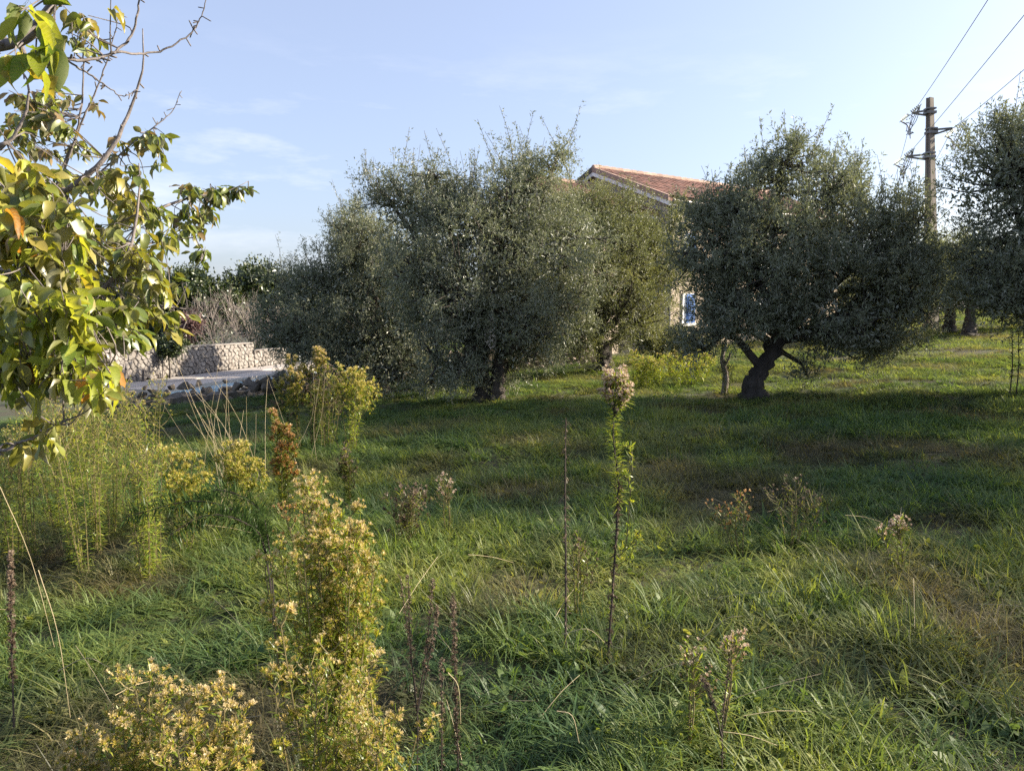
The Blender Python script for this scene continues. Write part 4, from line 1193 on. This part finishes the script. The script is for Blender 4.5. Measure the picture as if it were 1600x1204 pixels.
# --- the tall slim plant right of centre
t_, b_ = tb(961, 598, 3.4, 953)
lean = [b_ - np.array([0, 0, .05]), P(960, 880, 3.4), P(966, 760, 3.4), P(958, 680, 3.4), P(963, 605, 3.4)]
rt = weed('flowering_weed', 'tall slim weed with pinkish flower tuft and bare brown lower stem', t_, b_, W=.13, stems=[lean], pf=.17, heads=560, hs=.0105, leaves=480, ll=.052, lw=.0052, bare=.42, nb=34, seed=11, hmat=M_HEADP, lmat=M_WBRIGHT, rs_=.006, lup=.1, blen=.72, ang=1.1, taper=.30, smat=M_DSTEM)
mbx = MB()
g_ = np.random.default_rng(77)
pth = curve(lean, 40)
n_f = 420; tt_ = g_.random(n_f) * .55; ii_ = (tt_ * (len(pth) - 2)).astype(int)
scatter(mbx, NAR_V, NAR_F, pth[ii_] + g_.normal(size=(n_f, 3)) * .006, unit(rdir(n_f, g_) + np.array([0, 0, -.8])), rdir(n_f, g_), .03 * g_.uniform(.5, 1.2, n_f), .005, g_.random(n_f) * .5)
mbx.build('withered_leaves', M_HEADB, rt, kind='stuff')
br = MB(); bl = MB()
for (q0, q1, q2) in (((966, 860), (978, 850), (985, 765)), ((968, 880), (985, 868), (1002, 822)), ((966, 870), (990, 845), (996, 832)), ((962, 700), (985, 700), (988, 735)), ((964, 745), (980, 742), (986, 768))):
    pth = curve([P(*q0, 3.4), P(*q1, 3.38), P(*q2, 3.36)], 9); br.tube(pth, .0025, 4, cap=False)
    n_ = 46; i_ = g_.integers(1, len(pth) - 1, n_); scatter(bl, NAR_V, NAR_F, pth[i_] + g_.normal(size=(n_, 3)) * .006, unit(rdir(n_, g_) + np.array([.2, 0, .9])), rdir(n_, g_), .034 * g_.uniform(.6, 1.2, n_), .0055, g_.uniform(.3, .9, n_))
bo = br.build('side_branches', M_STEM, rt); bl.build('branch_leaves', M_WBRIGHT, bo, kind='stuff')
# --- dark bare spike beside it
t_, b_ = tb(884, 655, 3.5, 886)
weed('dry_stalk', 'tall black bare stalk left of the slim pink-topped weed', t_, b_, stems=[[b_ - np.array([0, 0, .03]), P(884, 900, 3.5), P(883, 760, 3.5), P(884, 655, 3.5)]], heads=0, leaves=150, ll=.03, lw=.004, bare=.0, lmat=M_HEADB, fuzz=40, hs=.005, hmat=M_HEADB, smat=M_DSTEM, rs_=.0065, seed=12, cat='dry stalk', lup=-.6)
# --- dried brown stalks at the bottom
def dstalk(label, stemsq, D, seed, fuzz=220, hs=.0075, r=.0032):
    st = []
    for q in stemsq:
        st.append([P(a, b, D + .02 * i) for i, (a, b) in enumerate(q)])
    b_ = np.array([st[0][0][0], D, float(gh(st[0][0][0], D))])
    for s in st:
        if s[0][2] > b_[2] + .05 and s is st[0]: s.insert(0, b_ - np.array([0, 0, .03]))
    weed('dry_stalk', label, st[0][-1], b_, stems=st, heads=0, leaves=0, fuzz=fuzz, hs=hs, hmat=M_HEADB, smat=M_DSTEM, rs_=r, seed=seed, bare=.25, cat='dry stalk')


dstalk('branched dry brown stalk with four thin arms near the bottom edge', [[(652, 1204), (652, 1110), (640, 1010), (625, 900)], [(651, 1110), (641, 1000), (638, 898)], [(652, 1110), (668, 1000), (676, 905)], [(652, 1115), (672, 1020), (684, 950)]], 2.35, 21, 420, .0058, .0026)
dstalk('single thick reddish-brown dry stalk right of the branched one', [[(716, 1200), (711, 1060), (708, 930)]], 2.4, 22, 240, .0072, .0034)
dstalk('short thin dry stalk between the two taller brown stalks', [[(690, 1204), (690, 1110), (689, 1030)]], 2.3, 23, 110, .006, .0028)
dstalk('shaggy grey-brown dry stalk standing at the left edge', [[(22, 1140), (18, 1000), (17, 862)]], 2.9, 24, 300, .009, .004)
dstalk('forked brown dry stalk at the bottom right of the meadow', [[(1128, 1200), (1130, 1110), (1142, 1030)], [(1128, 1150), (1112, 1090), (1098, 1060)]], 2.45, 25, 200, .006, .003)
# --- mid-left golden and yellow clumps
MID = [(432, 640, 6.6, 438, .19, 4, 560, .019, M_HEADO, M_WLEAF, 'rusty orange plume of a weed left of the bright yellow-green weed', .62, 40),
       (372, 698, 5.9, 375, .30, 7, 520, .018, M_HEADY, M_WBRIGHT, 'bushy yellow seed-headed weed just left of the rusty orange plume', .6, 41),
       (276, 700, 5.4, 275, .28, 6, 430, .018, M_HEADY, M_WBRIGHT, 'dull yellow weed between the fruit tree thicket and the yellow bushy weed', .6, 42),
       (545, 580, 9.2, 545, .50, 9, 520, .024, M_HEADY, M_WBRIGHT, 'bright yellow-green weed standing before the left olive tree', .4, 43),
       (500, 545, 9.9, 500, .22, 4, 170, .026, M_HEAD, M_WLEAF, 'tall weed with a round golden tip right of the rubble boulders', .16, 44),
       (455, 565, 9.8, 465, .30, 5, 300, .024, M_HEAD, M_WLEAF, 'olive-brown weed in front of the end of the cream wall', .45, 45),
       (515, 580, 9.7, 510, .36, 8, 260, .020, M_HEADB, M_WLEAF, 'brown shaded weed clump left of the bright yellow-green weed', .5, 46),
       (485, 590, 9.9, 485, .35, 6, 300, .022, M_HEADB, M_WDARK, 'dark weed in shade behind the rusty orange plume', .4, 47),
       (541, 700, 6.8, 545, .12, 3, 150, .017, M_HEADB, M_WLEAF, 'small brown-topped weed below the bright yellow-green weed', .5, 48),
       (470, 770, 4.2, 470, .2, 3, 70, .016, M_HEADO, M_WLEAF, 'small rusty tip just behind the tallest golden weed', .3, 49),
       (630, 765, 5.3, 632, .22, 5, 200, .017, M_HEADB, M_WLEAF, 'low brown dock clump in the grass right of the tallest golden weed', .8, 50),
       (700, 745, 5.6, 700, .16, 3, 50, .014, M_HEADP, M_WLEAF, 'small weed with pale flowers behind the brown dock clump', .4, 51),
       (1408, 815, 4.4, 1425, .13, 4, 110, .013, M_HEADP, M_WBRIGHT, 'lone yellow-green weed with pinkish tip in the right foreground grass', .25, 52),
       (1080, 1010, 2.7, 1085, .10, 4, 80, .0085, M_HEADP, M_WBRIGHT, 'small pinkish seed-headed weed at bottom right of centre', .35, 53),
       (1150, 985, 2.75, 1140, .10, 3, 22, .011, M_HEADP, M_WBRIGHT, 'thin weed with a few pale fluffy balls at bottom right', .25, 54),
       (1155, 770, 5.0, 1165, .2, 4, 90, .013, M_HEADO, M_WLEAF, 'dry reddish sprig in the grass right of the slim weed', .6, 55),
       (1245, 760, 5.1, 1245, .28, 5, 110, .013, M_HEADB, M_WLEAF, 'grey-brown airy weed right of the dry reddish sprig', .7, 56),
       (905, 835, 3.9, 905, .13, 4, 110, .012, M_HEADB, M_WLEAF, 'small brown weed between the black stalk and the slim weed', .6, 57),
       (1135, 560, 12.8, 1135, .26, 4, 60, .02, M_HEADB, M_WLEAF, 'leafy green weed in front of the upright olive trunk', .3, 58)]
for (px, py, D, bpx, W_, ns_, nh, hs_, hm, lm_, lab, pf_, sd_) in MID:
    t_, b_ = tb(px, py, D, bpx)
    weed('flowering_weed', lab, t_, b_, W=W_ * 1.12, nst=int(ns_ * 1.4), pf=pf_, heads=int(nh * 1.5) if nh > 150 else nh, hs=hs_, leaves=int(nh * 1.2) + 150, ll=.05 if D < 6 else .075, lw=.007 if D < 6 else .013, nb=12, seed=sd_, hmat=hm, lmat=lm_, rs_=.0045, blen=.5)
# --- tall leafy thicket under the fruit tree
rt_ = random.Random(8)
for q in range(24):
    px = 8 + 236 * ((q * .618) % 1); D = 4.6 + 3.6 * rt_.random()
    pt = rt_.uniform(585, 665) if px > 40 else rt_.uniform(640, 700)
    t_, b_ = tb(px, pt, D, px + rt_.uniform(-34, 34))
    weed('leafy_weed', 'tall yellow-green leafy weed in the thicket under the fruit tree', t_, b_, W=.36, nst=6, pf=.24, heads=70, hs=.011, leaves=900, ll=.062, lw=.0072, bare=.05, nb=9, seed=100 + q, hmat=M_HEADY, lmat=M_WBRIGHT if q % 3 else M_WLEAF, rs_=.004, group='tall weeds in the thicket under the fruit tree', lup=.15, ltint=(.5, .3))
# --- yellow-green weeds in the sun between the olives
for q in range(12):
    px = 990 + 122 * ((q * .618) % 1); D = rt_.uniform(15.2, 18); t_, b_ = tb(px, rt_.uniform(548, 572), D)
    weed('leafy_weed', 'sunlit yellow-green weed between the two right olive trees', t_, b_, W=.45, nst=5, pf=.4, heads=70, hs=.026, leaves=260, ll=.11, lw=.018, nb=7, seed=140 + q, hmat=M_HEADY, lmat=M_WBRIGHT, group='sunlit weeds between the right olive trees')
# --- arching plant, leaf colour darkened for the shade of the thicket
b_ = onground(424, 3.5)
arch = [[b_, P(412, 850, 3.5), P(370, 800, 3.45), P(300, 782, 3.4), P(195, 808, 3.3)], [b_, P(415, 860, 3.5), P(380, 815, 3.4), P(320, 805, 3.3), P(262, 838, 3.2)], [b_, P(420, 850, 3.5), P(400, 790, 3.6), P(340, 765, 3.7), P(290, 790, 3.7)]]
weed('arching_weed', 'shade-toned feathery weed arching left over the straw in the shade', P(300, 782, 3.4), b_, stems=arch, heads=0, leaves=1900, ll=.075, lw=.0048, bare=.22, lmat=M_WDARK, smat=M_DSTEM, rs_=.0045, seed=60, lup=.3)
# --- thin dark saplings at the right edge
for (px, pt, pbm, lab) in ((1578, 522, 608, 'thin dark sapling at the right edge, left one of the pair'), (1588, 516, 612, 'thin dark sapling at the right edge, right one of the pair')):
    b_ = onground(px, 12.0); t_ = P(px + 3, pt, 12.0)
    weed('sapling', lab, t_, b_, stems=[[b_ - np.array([0, 0, .05]), (b_ + t_) / 2 + np.array([.03, 0, 0]), t_]], heads=0, leaves=60, ll=.07, lw=.02, bare=.35, lmat=M_WDARK, smat=M_DSTEM, rs_=.011, seed=int(px), cat='sapling')
# --- pale dead stump beside the upright olive
b_ = onground(1130, 14.2)
mb = MB(); mb.tube(curve([b_ - np.array([0, 0, .05]), P(1134, 590, 14.2), P(1128, 560, 14.25), P(1134, 540, 14.3)], 10), [.07, .03], 7, rough=.3)
mb.tube(curve([P(1131, 575, 14.2), P(1139, 560, 14.2), P(1141, 552, 14.2)], 5), .02, 5)
so = mb.build('dead_stump', M_GREYTW, origin=b_, smooth=True); tag(so, 'pale weathered dead stem beside the upright olive trunk', 'dead stem')

# --- long dry grass stalks
gs = np.random.default_rng(90)
mb = MB()
SP = [(340, 640, 300, 590, 7.5, 7), (380, 760, 300, 640, 6.5, 8), (350, 700, 350, 610, 7.0, 7), (455, 660, 440, 590, 8.5, 5)]
for (bx_, by_, tx_, ty_, D, cnt_) in SP:
    for _ in range(cnt_):
        b_ = onground(bx_ + gs.normal() * 28, D + gs.normal() * .3); t_ = P(tx_ + gs.normal() * 34, ty_ + gs.normal() * 16, D + gs.normal() * .3)
        mid = (b_ + t_) / 2 + gs.normal(size=3) * .05 + np.array([0, 0, .06]); mb.tube(curve([b_, mid, t_], 6), [.0021, .0011], 4, cap=False, tint=gs.random())
for _ in range(45):          # fallen straws lying in the near grass
    px = gs.uniform(0, 1600); py = gs.uniform(760, 1204)
    c = G(px, py); a = gs.uniform(0, 6.28); ln = gs.uniform(.2, .5); d = np.array([math.cos(a), math.sin(a), gs.uniform(.0, .45)])
    p0 = c + np.array([0, 0, .08]); p1 = p0 + d * ln; mb.tube(curve([p0, (p0 + p1) / 2 + np.array([0, 0, .012]), p1], 4), .0012, 4, cap=False)
for (q0, q1, D) in (((0, 760), (85, 1010), 2.6), ((60, 890), (110, 1120), 2.3), ((90, 1048), (170, 1042), 2.2), ((700, 1050), (720, 1130), 2.2), ((880, 990), (945, 1003), 2.7), ((870, 1110), (905, 1160), 2.2), ((1095, 1000), (1160, 962), 2.8)):
    a_, b2 = P(*q0, D), P(*q1, D); mb.tube(curve([a_, (a_ + b2) / 2 + np.array([.012, 0, .035]), b2], 8), [.0014, .0007], 4)
tag(mb.build('dry_grass_stems', M_TAN, kind='stuff'), 'long pale dry grass stems standing and lying in the meadow', 'dry grass')

# ------------------------------------------------------------------ fruit tree at the left edge
tbase = np.array([-3.6, 3.6, float(gh(-3.6, 3.6))])
ft = empty('fruit_tree', tbase, 'fruit tree with drooping yellowing leaves reaching in from the left edge', 'tree')
crotch = tbase + np.array([.1, -.1, 1.35])
mb = MB(); mb.tube(curve([tbase - np.array([0, 0, .1]), tbase + np.array([.04, 0, .6]), crotch], 9), [.15, .13, .10], 12, rough=.12); mb.build('trunk', M_CBARK, ft, smooth=True)
# (points in pixels + distance), radius at start / end ; the first point is joined to the crotch
BR = [([(-40, 110, 2.3), (0, 72, 2.2), (40, 62, 2.15), (62, 35, 2.1), (88, 0, 2.05), (120, -50, 2.0)], .014, .009, 1),
      ([(60, 78, 2.8), (100, 92, 2.9), (150, 92, 3.0), (180, 80, 3.05), (205, 55, 3.1), (213, 30, 3.1), (219, -8, 3.1)], .009, .004, 0),
      ([(182, 82, 3.05), (225, 84, 3.2), (262, 76, 3.25), (300, 50, 3.3), (312, 30, 3.3), (325, -6, 3.3)], .006, .0025, 0),
      ([(85, 85, 2.9), (130, 110, 3.0), (160, 130, 3.05), (190, 150, 3.1), (215, 140, 3.15)], .005, .002, 0),
      ([(-30, 330, 3.6), (40, 322, 3.6), (100, 300, 3.6), (150, 262, 3.6), (185, 215, 3.65), (205, 165, 3.7), (222, 110, 3.7), (223, 45, 3.7)], .014, .003, 0),
      ([(60, 325, 3.8), (100, 255, 3.8), (130, 185, 3.8), (155, 130, 3.8), (175, 70, 3.8), (188, 15, 3.8)], .008, .002, 0),
      ([(75, 320, 3.7), (110, 240, 3.7), (128, 160, 3.7), (130, 90, 3.7), (125, 20, 3.7)], .007, .003, 1),
      ([(20, 330, 3.9), (90, 310, 4.0), (150, 275, 4.1), (205, 225, 4.2), (245, 195, 4.25), (268, 175, 4.3), (284, 142, 4.3)], .008, .002, 0),
      ([(-40, 540, 3.2), (35, 525, 3.2), (100, 500, 3.25), (140, 470, 3.3), (180, 430, 3.35), (205, 380, 3.4), (216, 310, 3.5), (217, 255, 3.5)], .014, .003, 1),
      ([(-30, 430, 3.6), (60, 420, 3.7), (140, 375, 3.9), (200, 345, 4.2), (250, 325, 4.6), (300, 308, 4.8), (345, 303, 4.9), (388, 283, 5.0)], .014, .002, 1),
      ([(140, 375, 3.9), (210, 385, 4.2), (260, 375, 4.5), (300, 372, 4.8), (322, 400, 4.9), (318, 405, 4.9)], .006, .002, 1),
      ([(-30, 590, 2.6), (40, 584, 2.6), (80, 590, 2.6), (130, 588, 2.65), (172, 570, 2.7)], .007, .003, 1),
      ([(-30, 700, 2.5), (30, 690, 2.5), (60, 680, 2.5), (100, 658, 2.55)], .005, .002, 1),
      ([(100, 500, 3.25), (170, 505, 3.4), (220, 490, 3.6), (270, 480, 3.8), (292, 500, 3.9)], .006, .002, 1),
      ([(-30, 250, 3.0), (20, 215, 3.0), (45, 150, 3.0), (30, 100, 3.0)], .008, .003, 1),
      ([(-30, 360, 2.7), (20, 380, 2.7), (60, 400, 2.7), (100, 395, 2.75)], .008, .003, 1),
      ([(0, 235, 3.9), (40, 190, 3.9), (75, 130, 3.9), (85, 60, 3.9), (85, -10, 3.9)], .006, .003, 1)]
brm = MB(); bnodes = []
for (q, r0, r1, lf_) in BR:
    w3 = [P(a, b, D) for (a, b, D) in q]
    if q[0][0] < 0: w3 = [crotch, (crotch + w3[0]) / 2 + np.array([-.1, 0, .1])] + w3
    pth = curve(w3, 26); k = len(pth)
    pth = pth + np.concatenate([np.zeros((1, 3)), rng.normal(0, .0018, (k - 2, 3)), np.zeros((1, 3))])
    rr = np.linspace(r0 * (1.7 if q[0][0] < 0 else .85), r1 * .8, k)
    brm.tube(pth, rr, 7, rough=.1)
    for _ in range(int(k * .5)):        # spur knobs
        i = rng.integers(2, k - 1); d = rdir(1)[0]; L_ = rng.uniform(.012, .04); brm.tube([pth[i], pth[i] + d * L_, pth[i] + d * L_ * 1.15], [rr[i] * .5 + .001, rr[i] * .45 + .0012, .0008], 5)
    for p_ in pth: bnodes.append((p_, lf_))
NB = np.array([p for p, _ in bnodes])
brm.build('branches', M_CBARK, ft, smooth=True)
# leaf shape: folded along the midrib, curved back and toothed
def cleaf(seed, curl, fold, wav):
    g = random.Random(seed); ys = [0, .10, .26, .45, .64, .82, .94, 1.0]; ws = [0, .17, .25, .27, .235, .145, .06, 0]
    Vv = []; Ff = []
    for i, (y_, w_) in enumerate(zip(ys, ws)):
        a = curl * y_; zc = -curl * .5 * y_ * y_; yc = y_ * (1 - .12 * abs(curl) * y_)
        wv = g.uniform(-wav, wav)
        Vv += [(-w_ * math.cos(fold), yc - .015, zc + w_ * math.sin(fold) + wv * w_), (0, yc, zc), (w_ * math.cos(fold), yc - .015, zc + w_ * math.sin(fold) - wv * w_)]
    for i in range(len(ys) - 1):
        for c in (0, 1):
            a = i * 3 + c; Ff.append([a, a + 1, a + 4, a + 3])
    Vv += [(-.006, -.22, .0), (.006, -.22, .0), (.005, 0, 0), (-.005, 0, 0)]     # stalk
    b = len(ys) * 3; Ff.append([b, b + 1, b + 2, b + 3])
    return Vv, Ff


LT = [cleaf(i, c, f, w_) for i, (c, f, w_) in enumerate([(.35, .35, .3), (.8, .5, .3), (1.1, .7, .4), (.2, .25, .5), (.6, .9, .4), (-.3, .4, .4), (1.4, .8, .6), (.1, 1.1, .3), (.9, .2, .7), (.5, .6, .8)])]
leafmesh = {}
for k_ in M_CH:
    for i, (Vv, Ff) in enumerate(LT):
        leafmesh[(k_, i)] = mesh('leaf', Vv, Ff, M_CH[k_], True, tint=np.full(len(Vv), .2 + .08 * i))
REG = [  # polygon box (x0,y0,x1,y1), distance range, clusters, leaf length, colours
    (0, 0, 45, 40, 1.75, 1.9, 3, .085, 'green green lime', 4), (20, 60, 90, 95, 1.9, 2.0, 3, .095, 'lime yellow green', 5), (-10, 95, 30, 130, 2.0, 2.1, 1, .085, 'orange brown orange', 5),
    (85, 0, 140, 55, 2.9, 3.2, 6, .075, 'olive orange yellow green', 4), (170, -10, 205, 8, 2.8, 3.0, 1, .06, 'lime yellow', 2), (115, 40, 150, 110, 3.6, 3.9, 6, .062, 'olive lime', 4),
    (0, 135, 110, 200, 3.3, 4.0, 44, .075, 'olive green olive brown', 5), (10, 190, 75, 240, 3.6, 4.2, 10, .075, 'olive brown olive', 5), (120, 150, 160, 170, 3.7, 3.9, 3, .06, 'olive brown', 3), (120, 210, 150, 240, 3.7, 3.9, 5, .065, 'olive lime', 4),
    (170, 205, 265, 240, 4.0, 4.3, 13, .08, 'lime olive brown olive lime', 5), (0, 255, 110, 320, 3.2, 3.9, 18, .08, 'yellow lime lime olive lime', 5), (160, 250, 255, 320, 4.0, 4.6, 20, .078, 'lime olive green lime', 5),
    (110, 270, 215, 360, 3.4, 4.0, 34, .085, 'lime green lime yellow', 5), (270, 285, 335, 350, 4.6, 5.0, 20, .082, 'olive green olive brown', 6), (335, 280, 392, 310, 4.9, 5.1, 11, .082, 'olive green olive', 6),
    (215, 320, 300, 390, 4.0, 4.7, 18, .08, 'lime olive green', 5), (285, 385, 325, 400, 4.8, 4.95, 5, .08, 'green olive', 5), (-30, 260, 110, 420, 2.4, 3.0, 36, .08, 'lime yellow lime orange lime green', 5), (0, 300, 130, 430, 2.5, 3.2, 70, .082, 'lime yellow green lime lime', 5), (100, 360, 260, 440, 3.2, 3.9, 58, .085, 'lime green lime yellow', 5),
    (180, 415, 285, 500, 3.4, 3.9, 30, .085, 'lime green lime yellow', 4), (-40, 430, 130, 570, 2.3, 3.0, 60, .09, 'lime green lime lime', 5), (0, 430, 150, 560, 2.5, 3.3, 84, .088, 'lime green lime green yellow', 5), (120, 460, 230, 540, 3.0, 3.6, 34, .088, 'green lime green', 5), (0, 550, 175, 610, 2.4, 2.8, 22, .085, 'green lime lime orange lime lime', 4),
    (0, 650, 105, 690, 2.4, 2.6, 6, .08, 'lime yellow lime', 4), (230, 480, 290, 520, 3.6, 3.9, 4, .08, 'lime yellow green', 4), (270, 480, 310, 492, 3.6, 3.8, 2, .08, 'yellow lime', 3)]
twm = MB(); leaves = []
gl_ = np.random.default_rng(4)
for (x0, y0, x1, y1, d0, d1, cnt_, ln, cols, per) in REG:
    cols = cols.split()
    for _ in range(cnt_):
        c = P(gl_.uniform(x0, x1), gl_.uniform(y0, y1), gl_.uniform(d0, d1))
        dd = np.linalg.norm(NB - c, axis=1); j = int(np.argmin(dd)); s_ = NB[j]
        dist = dd[j]
        if dist > .03:
            mid = (s_ + c) / 2 + gl_.normal(size=3) * .03 + np.array([0, 0, -.02]); pth = curve([s_, mid, c], 6); twm.tube(pth, [.0032, .0016], 4, cap=False)
        tdir = unit(c - s_)
        for q in range(per + gl_.integers(-1, 2)):
            a = gl_.uniform(0, 6.283)
            lq = ln * (1.08 if c[1] < 3.0 else .95); d = unit(np.array([math.cos(a) * .75, math.sin(a) * .75, -.75 + gl_.normal() * .38]) + tdir * .35)
            p0 = c + d * ln * .22 - tdir * gl_.uniform(0, .06)
            leaves.append((p0, d, lq * gl_.uniform(.72, 1.15), cols[gl_.integers(0, len(cols))], unit(np.array([math.cos(a) * .5, math.sin(a) * .5, 1]) + gl_.normal(size=3) * .45)))
twm.build('twigs', M_CBARK, ft, kind='stuff')
cp = np.array([0, 0, CAMZ])
leaves.sort(key=lambda q: -q[2] / np.linalg.norm(q[0] - cp))
base_l = Vector(tbase)
for (p0, d, ln, colr, up) in leaves[:300]:
    o = bpy.data.objects.new('leaf', leafmesh[(colr, int(gl_.integers(0, 10)))]); COL.objects.link(o); o.parent = ft
    d_ = unit(d); x_ = unit(np.cross(d_, up)); z_ = np.cross(x_, d_)
    wsc = gl_.uniform(.62, 1.05)
    M4 = Matrix(((x_[0] * ln * wsc, d_[0] * ln, z_[0] * ln, p0[0] - tbase[0]), (x_[1] * ln * wsc, d_[1] * ln, z_[1] * ln, p0[1] - tbase[1]), (x_[2] * ln * wsc, d_[2] * ln, z_[2] * ln, p0[2] - tbase[2]), (0, 0, 0, 1)))
    o.matrix_local = M4
TV = {'green': .15, 'lime': .45, 'yellow': .7, 'orange': .85, 'brown': 1.0, 'olive': .3}
rest = leaves[300:]
mb = MB()
for i in range(6):
    sub = [q for k_, q in enumerate(rest) if k_ % 6 == i]
    if sub:
        scatter(mb, LT[i][0], LT[i][1], np.array([q[0] for q in sub]), np.array([q[1] for q in sub]), np.array([q[4] for q in sub]), np.array([q[2] for q in sub]), np.array([q[2] for q in sub]), np.clip(np.array([TV[q[3]] for q in sub]) + gl_.normal(0, .06, len(sub)), 0, 1))
mb.build('leaves', M_CHS, ft, kind='stuff', smooth=True)
